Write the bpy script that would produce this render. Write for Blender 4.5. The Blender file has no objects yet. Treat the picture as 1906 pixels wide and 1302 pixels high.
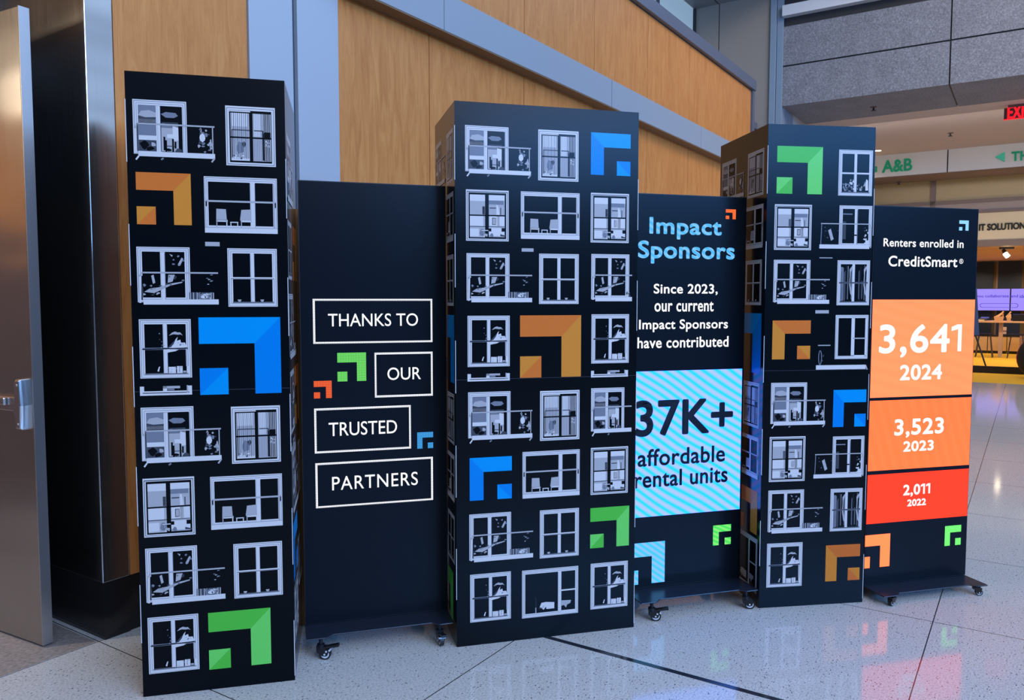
import bpy, bmesh, math, random
from mathutils import Vector, Matrix

S = bpy.context.scene
C = S.collection

# ------------------------------------------------------------------ camera
F_PX, PITCH, CAM_H = 1469.84, 0.06375, 1.5766
cd = bpy.data.cameras.new('camera')
cd.sensor_width = 36.0
cd.lens = 36.0 * F_PX / 1906.0
cd.clip_start, cd.clip_end = 0.05, 200
cam = bpy.data.objects.new('camera', cd)
C.objects.link(cam)
cam.location = (0, 0, CAM_H)
cam.rotation_euler = (math.pi / 2 - PITCH, 0, 0)
S.camera = cam

# ------------------------------------------------------------------ world, exposure
S.view_settings.view_transform = 'Standard'
S.view_settings.look = 'None'
S.view_settings.gamma = 1
S.view_settings.use_curve_mapping = False
S.view_settings.exposure = 0.0
w = bpy.data.worlds.new('sky')
S.world = w
w.use_nodes = True
nt = w.node_tree
nt.nodes.clear()
wn, wl = nt.nodes, nt.links
wo = wn.new('ShaderNodeOutputWorld')
bg = wn.new('ShaderNodeBackground')
tc = wn.new('ShaderNodeTexCoord')
sp = wn.new('ShaderNodeSeparateXYZ')
wl.new(tc.outputs['Generated'], sp.inputs[0])


def smooth(src, lo, hi, to=1.0):
    m = wn.new('ShaderNodeMapRange')
    m.interpolation_type = 'SMOOTHSTEP'
    m.inputs['From Min'].default_value = lo
    m.inputs['From Max'].default_value = hi
    m.inputs['To Max'].default_value = to
    wl.new(src, m.inputs['Value'])
    return m.outputs[0]


# open daylight on the right-hand, upper side of the hall; dim interior elsewhere
side = wn.new('ShaderNodeVectorMath')
side.operation = 'DOT_PRODUCT'
side.inputs[1].default_value = (0.95, -0.31, 0)
wl.new(tc.outputs['Generated'], side.inputs[0])
high = smooth(sp.outputs['Z'], 0.07, 0.27)
mul = wn.new('ShaderNodeMath')
mul.operation = 'MULTIPLY'
wl.new(high, mul.inputs[0])
wl.new(smooth(side.outputs['Value'], -0.25, 0.75), mul.inputs[1])
mixw = wn.new('ShaderNodeMix')
mixw.data_type = 'RGBA'
dim = wn.new('ShaderNodeMix')
dim.data_type = 'RGBA'
wl.new(smooth(sp.outputs['Z'], 0.0, 0.9), dim.inputs[0])
dim.inputs[6].default_value = (0.030, 0.032, 0.038, 1)
dim.inputs[7].default_value = (0.36, 0.38, 0.42, 1)
wl.new(mul.outputs[0], mixw.inputs[0])
wl.new(dim.outputs[2], mixw.inputs[6])
mixw.inputs[7].default_value = (0.74, 1.08, 1.70, 1)
wl.new(mixw.outputs[2], bg.inputs[0])
bg.inputs[1].default_value = 1.0
wl.new(bg.outputs[0], wo.inputs[0])


def area_light(name, loc, target, sx, sy, watts, col, spread=180):
    l = bpy.data.lights.new(name, 'AREA')
    l.shape = 'RECTANGLE'
    l.size, l.size_y, l.energy, l.color = sx, sy, watts, col
    l.spread = math.radians(spread)
    o = bpy.data.objects.new(name, l)
    C.objects.link(o)
    o.location = loc
    o.rotation_euler = (Vector(target) - Vector(loc)).to_track_quat('-Z', 'Y').to_euler()
    return o


# daylight through the tall atrium glazing behind the camera
area_light('atrium_window_light', (11.6, -8.5, 5.6), (1.5, 5, 2.0), 11, 1.7, 1950, (0.10, 0.38, 1.0))
area_light('near_wall_fill', (3.6, -3.0, 5.6), (-1.3, 4.3, 2.6), 5, 3, 320, (0.84, 0.88, 1.0))  # added fill close to the left wall; no window stands here
# added warm fill for the granite, pier and floor; no lamp hangs here
area_light('granite_warm_fill', (7.2, 5.4, 8.6), (6.8, 12.0, 3.0), 5, 3, 240, (1.0, 0.87, 0.74), 120)

# ------------------------------------------------------------------ building frame
BYAW = 0.58124
AV = Vector((math.sin(BYAW), math.cos(BYAW), 0))      # along the panelled wall, away from us
BV = Vector((math.cos(BYAW), -math.sin(BYAW), 0))     # out of the panelled wall
W0 = Vector((-1.8868, 3.5666, 0))
BMAT = Matrix(((AV.x, BV.x, 0, W0.x), (AV.y, BV.y, 0, W0.y), (0, 0, 1, 0), (0, 0, 0, 1)))
# (a, b, z) is a left-handed set, so building meshes are written in world coordinates


def bp(a, b, z):
    return W0 + AV * a + BV * b + Vector((0, 0, z))


CP, SP_ = math.cos(PITCH), math.sin(PITCH)
FW, DN, RT = Vector((0, CP, -SP_)), Vector((0, -SP_, -CP)), Vector((1, 0, 0))
CO = Vector((0, 0, CAM_H))


def ray(q):
    return FW + RT * ((q[0] - 953) / F_PX) + DN * ((q[1] - 651) / F_PX)


def hit(q, p0, n):
    d = ray(q)
    return CO + d * ((Vector(p0) - CO).dot(n) / d.dot(n))


def hit_a(q, a):
    """(b, z) of a photo point on the building plane at distance a."""
    p = hit(q, bp(a, 0, 0), AV) - W0
    return p.dot(BV), p.z


# ------------------------------------------------------------------ materials
MATS = {}


def mat(name, col, rough=0.5, metal=0.0, spec=0.5, emit=None, es=0.0, coat=0.0, aniso=0.0):
    if name in MATS:
        return MATS[name]
    m = bpy.data.materials.new(name)
    m.use_nodes = True
    b = m.node_tree.nodes['Principled BSDF']
    b.inputs['Base Color'].default_value = (*col, 1)
    b.inputs['Roughness'].default_value = rough
    b.inputs['Metallic'].default_value = metal
    b.inputs['Specular IOR Level'].default_value = spec
    b.inputs['Coat Weight'].default_value = coat
    b.inputs['Anisotropic'].default_value = aniso
    if emit:
        b.inputs['Emission Color'].default_value = (*emit, 1)
        b.inputs['Emission Strength'].default_value = es
    MATS[name] = m
    return m


def nodes(m):
    t = m.node_tree
    return t, t.nodes['Principled BSDF'], t.nodes, t.links


def srgb(r, g, b):
    f = lambda c: c / 12.92 if c <= 0.04045 else ((c + 0.055) / 1.055) ** 2.4
    return (f(r / 255), f(g / 255), f(b / 255))


def add_tex(t, kind, scale, coord='Object', vec_scale=(1, 1, 1), rot=(0, 0, 0), **kw):
    n, l = t.nodes, t.links
    tcn = n.new('ShaderNodeTexCoord')
    mp = n.new('ShaderNodeMapping')
    mp.inputs['Scale'].default_value = vec_scale
    mp.inputs['Rotation'].default_value = rot
    tx = n.new(kind)
    tx.inputs['Scale'].default_value = scale
    for k, v in kw.items():
        tx.inputs[k].default_value = v
    l.new(tcn.outputs[coord], mp.inputs[0])
    l.new(mp.outputs[0], tx.inputs['Vector'])
    return tx


def ramp(t, src, stops):
    r = t.nodes.new('ShaderNodeValToRGB')
    e = r.color_ramp.elements
    e[0].position, e[0].color = stops[0][0], (*stops[0][1], 1)
    e[1].position, e[1].color = stops[-1][0], (*stops[-1][1], 1)
    for p, c in stops[1:-1]:
        q = e.new(p)
        q.color = (*c, 1)
    t.links.new(src, r.inputs[0])
    return r


# printed board: satin black ink and the paler inks of the artwork
PR = dict(rough=0.22, spec=0.10)
M_BLACK = mat('print_black', (0.0016, 0.0028, 0.0045), **PR)
M_BLACK_SIDE = mat('print_black_side', (0.0035, 0.005, 0.009), 0.17, spec=0.5)
M_W = mat('print_white', (0.58, 0.55, 0.55), **PR)
M_L = mat('print_light_grey', (0.37, 0.355, 0.37), **PR)
M_M = mat('print_mid_grey', (0.17, 0.18, 0.22), **PR)
M_D = mat('print_dark_grey', (0.05, 0.055, 0.07), **PR)
INK = dict(K=M_BLACK, W=M_W, L=M_L, M=M_M, D=M_D)
LOGO = dict(
    orange=(mat('print_orange_deep', srgb(205, 108, 45), **PR), mat('print_orange', srgb(205, 128, 48), **PR)),
    blue=(mat('print_blue_light', srgb(0, 138, 205), **PR), mat('print_blue', srgb(0, 120, 198), **PR)),
    green=(mat('print_green', srgb(78, 178, 62), **PR), mat('print_green_light', srgb(104, 198, 90), **PR)),
    rust=(mat('print_rust_deep', srgb(196, 100, 38), **PR), mat('print_rust', srgb(200, 120, 38), **PR)))
M_KRAFT = mat('kraft_board', srgb(168, 118, 70), 0.8)
M_TAB = mat('board_cut_edge', (0.62, 0.62, 0.66), 0.6)


def wood_mat(name, c1, c2, c3):
    m = mat(name, c2, 0.42, spec=0.35)
    t, b, n, l = nodes(m)
    tx = add_tex(t, 'ShaderNodeTexNoise', 5.0, vec_scale=(3.6, 3.6, 0.5), Detail=8.0, Roughness=0.66, Distortion=1.1)
    tx2 = add_tex(t, 'ShaderNodeTexNoise', 60.0, vec_scale=(3, 3, 0.12), Detail=4.0)
    mx = n.new('ShaderNodeMix')
    mx.inputs[0].default_value = 0.22
    l.new(tx.outputs['Fac'], mx.inputs[2])
    l.new(tx2.outputs['Fac'], mx.inputs[3])
    r = ramp(t, mx.outputs[0], [(0.36, c1), (0.5, c2), (0.64, c3)])
    l.new(r.outputs[0], b.inputs['Base Color'])
    return m


M_WOOD = wood_mat('maple_veneer', srgb(186, 113, 54), srgb(200, 128, 65), srgb(211, 141, 76))
M_ALU = mat('painted_aluminium', srgb(146, 153, 160), 0.42, 0.0, 0.5)
M_ALU_DK = mat('painted_aluminium_dark', srgb(92, 96, 108), 0.4)
M_ALU_LIT = mat('painted_aluminium_lit', srgb(168, 174, 182), 0.4)  # lighter copy of painted aluminium; the posts' stronger daylight is in this colour
M_GAP = mat('shadow_gap', (0.02, 0.022, 0.025), 0.6)
M_SOFFIT = mat('bronze_soffit', srgb(120, 92, 64), 0.6)


def steel_mat():
    m = mat('brushed_steel', (0.50, 0.48, 0.46), 0.27, 1.0)
    t, b, n, l = nodes(m)
    tx = add_tex(t, 'ShaderNodeTexNoise', 14.0, vec_scale=(1.0, 1.0, 0.04), Detail=6.0)
    tx.inputs['Scale'].default_value = 90
    r = ramp(t, tx.outputs['Fac'], [(0.3, (0.22,) * 3), (0.7, (0.26,) * 3)])
    l.new(r.outputs[0], b.inputs['Roughness'])
    tx2 = add_tex(t, 'ShaderNodeTexNoise', 0.9, vec_scale=(0.6, 0.6, 1.6), Detail=2.0)
    bm_ = n.new('ShaderNodeBump')
    bm_.inputs['Strength'].default_value = 0.12
    bm_.inputs['Distance'].default_value = 0.35
    l.new(tx2.outputs['Fac'], bm_.inputs['Height'])
    l.new(bm_.outputs[0], b.inputs['Normal'])
    return m


M_STEEL = steel_mat()
M_STEEL_EDGE = mat('satin_steel_edge', (0.58, 0.58, 0.60), 0.4, 1.0)
M_CHROME = mat('cast_steel', (0.62, 0.61, 0.62), 0.22, 1.0)
M_PLINTH = mat('black_gloss_plinth', (0.012, 0.012, 0.013), 0.12)


def granite_mat():
    m = mat('flamed_granite', srgb(122, 124, 132), 0.7)
    t, b, n, l = nodes(m)
    tx = add_tex(t, 'ShaderNodeTexNoise', 42.0, Detail=6.0, Roughness=0.75)
    tx2 = add_tex(t, 'ShaderNodeTexNoise', 4.0, Detail=3.0)
    r = ramp(t, tx.outputs['Fac'], [(0.34, srgb(92, 94, 102)), (0.5, srgb(122, 124, 132)), (0.63, srgb(146, 148, 158)), (0.72, srgb(190, 194, 205))])
    r2 = ramp(t, tx2.outputs['Fac'], [(0.3, (0.82,) * 3), (0.7, (1.0,) * 3)])
    mx = n.new('ShaderNodeMix')
    mx.data_type = 'RGBA'
    mx.blend_type = 'MULTIPLY'
    mx.inputs[0].default_value = 1
    l.new(r.outputs[0], mx.inputs[6])
    l.new(r2.outputs[0], mx.inputs[7])
    l.new(mx.outputs[2], b.inputs['Base Color'])
    return m


M_GRANITE = granite_mat()


def floor_mat():
    m = mat('terrazzo', (0.4, 0.4, 0.4), 0.07, spec=0.5)
    t, b, n, l = nodes(m)
    g = add_tex(t, 'ShaderNodeTexVoronoi', 52.0, vec_scale=(1, 1.7, 1))
    chips = ramp(t, g.outputs['Distance'], [(0.16, (0.0,) * 3), (0.26, (1.0,) * 3)])
    g2 = add_tex(t, 'ShaderNodeTexNoise', 95.0, vec_scale=(1, 1.4, 1), Detail=3.0, Roughness=0.7)
    base = ramp(t, g2.outputs['Fac'], [(0.34, srgb(148, 146, 146)), (0.46, srgb(190, 188, 186)), (0.62, srgb(206, 204, 201))])
    pick = n.new('ShaderNodeTexWhiteNoise')
    l.new(g.outputs['Color'], pick.inputs['Vector'])
    th = n.new('ShaderNodeMath')
    th.operation = 'LESS_THAN'
    th.inputs[1].default_value = 0.26
    l.new(pick.outputs['Value'], th.inputs[0])
    inv = n.new('ShaderNodeMath')
    inv.operation = 'SUBTRACT'
    inv.inputs[0].default_value = 1
    l.new(chips.outputs[0], inv.inputs[1])
    cf = n.new('ShaderNodeMath')
    cf.operation = 'MULTIPLY'
    l.new(th.outputs[0], cf.inputs[0])
    l.new(inv.outputs[0], cf.inputs[1])
    mx = n.new('ShaderNodeMix')
    mx.data_type = 'RGBA'
    l.new(cf.outputs[0], mx.inputs[0])
    l.new(base.outputs[0], mx.inputs[6])
    mx.inputs[7].default_value = (*srgb(66, 62, 64), 1)
    # joints: the floor object's own axes are the building's (x = a, y = -b)
    tcn = n.new('ShaderNodeTexCoord')
    sx = n.new('ShaderNodeSeparateXYZ')
    l.new(tcn.outputs['Object'], sx.inputs[0])

    def joints(out, off, period, half):
        a = n.new('ShaderNodeMath'); a.operation = 'ADD'; a.inputs[1].default_value = -off + 40 * period + period / 2
        l.new(out, a.inputs[0])
        p = n.new('ShaderNodeMath'); p.operation = 'MODULO'; p.inputs[1].default_value = period
        l.new(a.outputs[0], p.inputs[0])
        q = n.new('ShaderNodeMath'); q.operation = 'SUBTRACT'; q.inputs[1].default_value = period / 2
        l.new(p.outputs[0], q.inputs[0])
        ab = n.new('ShaderNodeMath'); ab.operation = 'ABSOLUTE'
        l.new(q.outputs[0], ab.inputs[0])
        c = n.new('ShaderNodeMath'); c.operation = 'LESS_THAN'; c.inputs[1].default_value = half
        l.new(ab.outputs[0], c.inputs[0])
        return c
    ja = joints(sx.outputs['X'], -0.02, 1.185, 0.0026)
    jb = joints(sx.outputs['Y'], 0.015, 1.6, 0.0026)
    jm = n.new('ShaderNodeMath'); jm.operation = 'MAXIMUM'
    l.new(ja.outputs[0], jm.inputs[0])
    l.new(jb.outputs[0], jm.inputs[1])
    mj = n.new('ShaderNodeMix')
    mj.data_type = 'RGBA'
    l.new(jm.outputs[0], mj.inputs[0])
    l.new(mx.outputs[2], mj.inputs[6])
    mj.inputs[7].default_value = (0.045, 0.042, 0.042, 1)
    l.new(mj.outputs[2], b.inputs['Base Color'])
    rr = ramp(t, g2.outputs['Fac'], [(0.3, (0.06,) * 3), (0.7, (0.11,) * 3)])
    l.new(rr.outputs[0], b.inputs['Roughness'])
    return m


M_FLOOR = floor_mat()
M_ENTRY = mat('entry_stone', srgb(150, 140, 134), 0.25)
_t = nodes(M_ENTRY)
_n = add_tex(_t[0], 'ShaderNodeTexNoise', 60.0, Detail=5.0)
_r = ramp(_t[0], _n.outputs['Fac'], [(0.3, srgb(130, 121, 116)), (0.7, srgb(164, 153, 146))])
_t[3].new(_r.outputs[0], _t[1].inputs['Base Color'])

M_LED = mat('led_face', (0.004, 0.007, 0.012), 0.26, spec=0.09)
M_CASE = mat('black_powder_coat', (0.006, 0.008, 0.013), 0.38, spec=0.3)
M_PLATE = mat('dark_steel_plate', (0.012, 0.018, 0.032), 0.30)
M_RUBBER = mat('black_rubber', (0.008, 0.008, 0.009), 0.45)
M_WHEEL = mat('grey_wheel_hub', (0.55, 0.57, 0.62), 0.35)
M_PLASTIC = mat('black_plastic', (0.006, 0.006, 0.007), 0.3)


def led_dots(m, pitch):
    """lit diodes on a fine grid, so solid areas show the pixel pitch"""
    t, b, n, l = nodes(m)
    tcn = n.new('ShaderNodeTexCoord')
    sx = n.new('ShaderNodeSeparateXYZ')
    l.new(tcn.outputs['Object'], sx.inputs[0])
    outs = []
    for ax in ('X', 'Z'):
        k = n.new('ShaderNodeMath'); k.operation = 'MULTIPLY'; k.inputs[1].default_value = 2 * math.pi / pitch
        l.new(sx.outputs[ax], k.inputs[0])
        s = n.new('ShaderNodeMath'); s.operation = 'SINE'
        l.new(k.outputs[0], s.inputs[0])
        r = n.new('ShaderNodeMapRange')
        r.inputs['From Min'].default_value = -1
        r.inputs['To Min'].default_value = 0.45
        r.inputs['To Max'].default_value = 1.15
        l.new(s.outputs[0], r.inputs[0])
        outs.append(r)
    q = n.new('ShaderNodeMath'); q.operation = 'MULTIPLY'
    l.new(outs[0].outputs[0], q.inputs[0])
    l.new(outs[1].outputs[0], q.inputs[1])
    k = n.new('ShaderNodeMath'); k.operation = 'MULTIPLY'
    k.inputs[1].default_value = b.inputs['Emission Strength'].default_value
    l.new(q.outputs[0], k.inputs[0])
    l.new(k.outputs[0], b.inputs['Emission Strength'])
    return m


def glow(name, col, s=1.0):
    return mat(name, (0.004, 0.004, 0.004), 0.4, spec=0.08, emit=col, es=s)


E_WHITE = glow('led_white', (0.95, 0.96, 1.0), 1.1)
E_WHITE_DOT = led_dots(glow('led_white_dotted', (0.90, 0.92, 1.0), 1.5), 0.0062)
E_GREEN = led_dots(glow('led_green_dotted', srgb(120, 240, 110), 1.15), 0.0062)
E_ORANGE = led_dots(glow('led_orange_dotted', srgb(255, 100, 50), 1.3), 0.0062)
E_BLUE = led_dots(glow('led_blue_dotted', srgb(70, 170, 245), 1.2), 0.0062)
E_RED = glow('led_red', (1.7, 0.058, 0.018), 1.0)
E_LOGO_OR = glow('led_orange_solid', srgb(255, 110, 45), 1.0)
E_LOGO_OR2 = glow('led_orange_pale', (2.0, 0.34, 0.107), 1.0)
E_LOGO_GR = glow('led_green_solid', (0.2, 1.2, 0.2), 1.0)
E_LOGO_CY = glow('led_cyan_solid', srgb(150, 220, 255), 1.0)


def moire(name, c1, c2, scale, rot, strength, dist=2.0):
    m = glow(name, c1, strength)
    t, b, n, l = nodes(m)
    tx = add_tex(t, 'ShaderNodeTexWave', scale, vec_scale=(1, 1, 1), rot=rot, Distortion=dist, Detail=0.0)
    tx.inputs['Detail Scale'].default_value = 0.35
    r = ramp(t, tx.outputs['Fac'], [(0.05, c1), (0.95, c2)])
    l.new(r.outputs[0], b.inputs['Emission Color'])
    return m


E_CYAN = moire('led_cyan_field', (0.02, 0.74, 2.9), (0.46, 0.60, 2.7), 8.0, (0, math.radians(58), 0), 1.0, 3.2)
E_CYAN2 = moire('led_cyan_mark', (0.05, 0.62, 1.3), (0.28, 0.58, 1.2), 12.0, (0, math.radians(55), 0), 1.0, 1.0)
E_LIME = moire('led_lime_mark', (0.06, 0.82, 0.12), (0.26, 0.90, 0.20), 14.0, (0, math.radians(65), 0), 1.0, 1.0)
E_SKYTXT = moire('led_sky_lettering', (0.08, 0.50, 1.0), (0.24, 0.60, 1.0), 12.0, (0, math.radians(60), 0), 1.0, 1.0)
E_OR1 = moire('led_pale_orange_field', (1.9, 0.350, 0.130), (1.9, 0.372, 0.142), 5.0, (0, math.radians(75), 0), 1.0, 3.0)
E_OR2 = moire('led_orange_field', (1.9, 0.238, 0.062), (1.9, 0.256, 0.072), 5.0, (0, math.radians(20), 0), 1.0, 3.0)
M_INKTXT = mat('led_off_lettering', (0.010, 0.020, 0.040), 0.45)


# ------------------------------------------------------------------ mesh helpers
class MB:
    def __init__(s):
        s.v, s.f, s.m, s.mats = [], [], [], []

    def mi(s, m):
        if m not in s.mats:
            s.mats.append(m)
        return s.mats.index(m)

    def poly(s, pts, m):
        i = len(s.v)
        s.v += [tuple(p) for p in pts]
        s.f.append(list(range(i, i + len(pts))))
        s.m.append(s.mi(m))

    def hexa(s, c, m):
        """8 corners: bottom ring of 4, top ring of 4"""
        i = len(s.v)
        s.v += [tuple(p) for p in c]
        k = s.mi(m)
        for f in ((3, 2, 1, 0), (4, 5, 6, 7), (0, 1, 5, 4), (1, 2, 6, 5), (2, 3, 7, 6), (3, 0, 4, 7)):
            s.f.append([i + j for j in f])
            s.m.append(k)

    def box(s, lo, hi, m):
        x0, y0, z0 = lo
        x1, y1, z1 = hi
        s.hexa([(x0, y0, z0), (x1, y0, z0), (x1, y1, z0), (x0, y1, z0), (x0, y0, z1), (x1, y0, z1), (x1, y1, z1), (x0, y1, z1)], m)

    def bbox(s, a0, b0, z0, a1, b1, z1, m):
        """box in building axes"""
        r = [(a0, b0), (a0, b1), (a1, b1), (a1, b0)]
        s.hexa([bp(a, b, z0) for a, b in r] + [bp(a, b, z1) for a, b in r], m)

    def prism(s, pts, z0, z1, m):
        i = len(s.v)
        n = len(pts)
        s.v += [(p[0], p[1], z0) for p in pts] + [(p[0], p[1], z1) for p in pts]
        k = s.mi(m)
        s.f.append([i + j for j in range(n)][::-1]); s.m.append(k)
        s.f.append([i + n + j for j in range(n)]); s.m.append(k)
        for j in range(n):
            q = (j + 1) % n
            s.f.append([i + j, i + q, i + n + q, i + n + j]); s.m.append(k)

    def tube(s, p, q, r, m, n=14, r2=None):
        p, q = Vector(p), Vector(q)
        d = (q - p).normalized()
        x = d.orthogonal().normalized()
        y = d.cross(x)
        i = len(s.v)
        k = s.mi(m)
        for c, rr in ((p, r), (q, r if r2 is None else r2)):
            for j in range(n):
                t = 2 * math.pi * j / n
                s.v.append(tuple(c + x * (rr * math.cos(t)) + y * (rr * math.sin(t))))
        for j in range(n):
            h = (j + 1) % n
            s.f.append([i + j, i + h, i + n + h, i + n + j]); s.m.append(k)
        s.f.append([i + j for j in range(n)][::-1]); s.m.append(k)
        s.f.append([i + n + j for j in range(n)]); s.m.append(k)

    def build(s, name, parent=None, bevel=0.0, smooth=False, mw=None):
        me = bpy.data.meshes.new(name)
        me.from_pydata(s.v, [], s.f)
        for m in s.mats:
            me.materials.append(m)
        for p, k in zip(me.polygons, s.m):
            p.material_index = k
            p.use_smooth = smooth
        bm = bmesh.new()
        bm.from_mesh(me)
        if mw is not None:
            bmesh.ops.transform(bm, matrix=mw.inverted(), verts=bm.verts)
        bmesh.ops.recalc_face_normals(bm, faces=[f for f in bm.faces if len(f.link_faces if hasattr(f, 'link_faces') else []) >= 0])
        bm.to_mesh(me)
        bm.free()
        o = bpy.data.objects.new(name, me)
        C.objects.link(o)
        if mw is not None:
            o.matrix_world = mw
        if parent:
            o.parent = parent
        if bevel:
            b = o.modifiers.new('bevel', 'BEVEL')
            b.width, b.segments, b.limit_method = bevel, 2, 'ANGLE'
        return o


def build_at(mb, name, origin, **k):
    return mb.build(name, mw=Matrix.Translation(origin), **k)


def struct(o):
    o['kind'] = 'structure'
    return o


def tag(o, label, cat, group=None):
    o['label'], o['category'] = label, cat
    if group:
        o['group'] = group
    return o


def empty(name, loc, rz, label, cat, group=None):
    o = bpy.data.objects.new(name, None)
    o.empty_display_size = 0.1
    C.objects.link(o)
    o.location = loc
    o.rotation_euler = (0, 0, rz)
    return tag(o, label, cat, group)


def text_tris(body, spacing=1.0):
    """triangles of a line of lettering in its own plane"""
    c = bpy.data.curves.new('lettering', 'FONT')
    c.body = body
    c.size = 1
    c.space_character = spacing
    c.resolution_u = 5
    o = bpy.data.objects.new('lettering', c)
    C.objects.link(o)
    dg = bpy.context.evaluated_depsgraph_get()
    dg.update()
    me = bpy.data.meshes.new_from_object(o.evaluated_get(dg))
    v = [(p.co.x, p.co.y) for p in me.vertices]
    f = [tuple(p.vertices) for p in me.polygons]
    bpy.data.objects.remove(o)
    bpy.data.curves.remove(c)
    bpy.data.meshes.remove(me)
    x0, x1 = min(p[0] for p in v), max(p[0] for p in v)
    y0, y1 = min(p[1] for p in v), max(p[1] for p in v)
    return v, f, (x0, y0, x1, y1)


def lettering(mb, body, box, m, put, bold=0.0, spacing=1.0):
    """fit a line of lettering into box=(u0,v0,u1,v1); put(u,v) gives the 3D point; bold thickens the strokes by that many metres"""
    v, f, (x0, y0, x1, y1) = text_tris(body, spacing)
    u0, v0, u1, v1 = box[0] + bold, box[1] + bold, box[2] - bold, box[3] - bold
    sx, sy = (u1 - u0) / (x1 - x0), (v1 - v0) / (y1 - y0)
    offs = [(0, 0)]
    if bold:
        offs = [(bold * math.cos(k * math.pi / 5), bold * math.sin(k * math.pi / 5)) for k in range(10)]
    k = mb.mi(m)
    for dx, dy in offs:
        i = len(mb.v)
        mb.v += [tuple(put(u0 + (x - x0) * sx + dx, v0 + (y - y0) * sy + dy)) for x, y in v]
        for q in f:
            mb.f.append([i + j for j in q])
            mb.m.append(k)


# ------------------------------------------------------------------ artwork printed on the towers
class Art:
    """flat printed shapes inside a rectangle; x and y run 0..1, every step lies a hair above the last"""
    STEP = 0.00012

    def __init__(s, rect, put):
        s.u0, s.v0, s.u1, s.v1 = rect
        s.put, s.k, s.mb = put, 4, MB()

    def P(s, pts, m):
        m = INK.get(m, m) if isinstance(m, str) else m
        s.mb.poly([s.put(s.u0 + x * (s.u1 - s.u0), s.v0 + y * (s.v1 - s.v0), s.k * s.STEP) for x, y in pts], m)

    def R(s, x0, y0, x1, y1, m):
        s.P([(x0, y0), (x1, y0), (x1, y1), (x0, y1)], m)

    def up(s):
        s.k += 1

    def line(s, x0, y0, x1, y1, t, m):
        """t in metres"""
        W, H = s.u1 - s.u0, s.v1 - s.v0
        dx, dy = (x1 - x0) * W, (y1 - y0) * H
        L = math.hypot(dx, dy)
        nx, ny = -dy / L * t / 2 / W, dx / L * t / 2 / H
        s.P([(x0 + nx, y0 + ny), (x0 - nx, y0 - ny), (x1 - nx, y1 - ny), (x1 + nx, y1 + ny)], m)

    def blob(s, cx, cy, rx, ry, m, seed, n=9, j=0.45):
        r = random.Random(seed)
        s.P([(cx + rx * math.cos(2 * math.pi * i / n) * (1 - j * r.random()), cy + ry * math.sin(2 * math.pi * i / n) * (1 - j * r.random())) for i in range(n)], m)

    def specks(s, x0, y0, x1, y1, n, size, cols, seed):
        r = random.Random(seed)
        for i in range(n):
            s.blob(x0 + (x1 - x0) * r.random(), y0 + (y1 - y0) * r.random(), size * (0.4 + r.random()), size * (0.4 + r.random()), r.choice(cols), seed * 91 + i, 7, 0.6)

    def frame(s, x0, y0, x1, y1, tx=0.085, ty=0.08):
        """pale moulded casing with its thin shadow lines, dark inside"""
        s.R(x0, y0, x1, y1, 'W'); s.up()
        w, h = x1 - x0, y1 - y0
        for q, c in ((0.22, 'D'), (0.30, 'W')):
            s.R(x0 + tx * q * w, y0 + ty * q * h * 0.6, x1 - tx * q * w, y1 - ty * q * h, c); s.up()
        for q, c in ((0.62, 'M'), (0.70, 'W')):
            s.R(x0 + tx * q * w, y0 + ty * q * h, x1 - tx * q * w, y1 - ty * q * h, c); s.up()
        s.R(x0 + tx * w, y0 + ty * h, x1 - tx * w, y1 - ty * h, 'K'); s.up()


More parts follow.
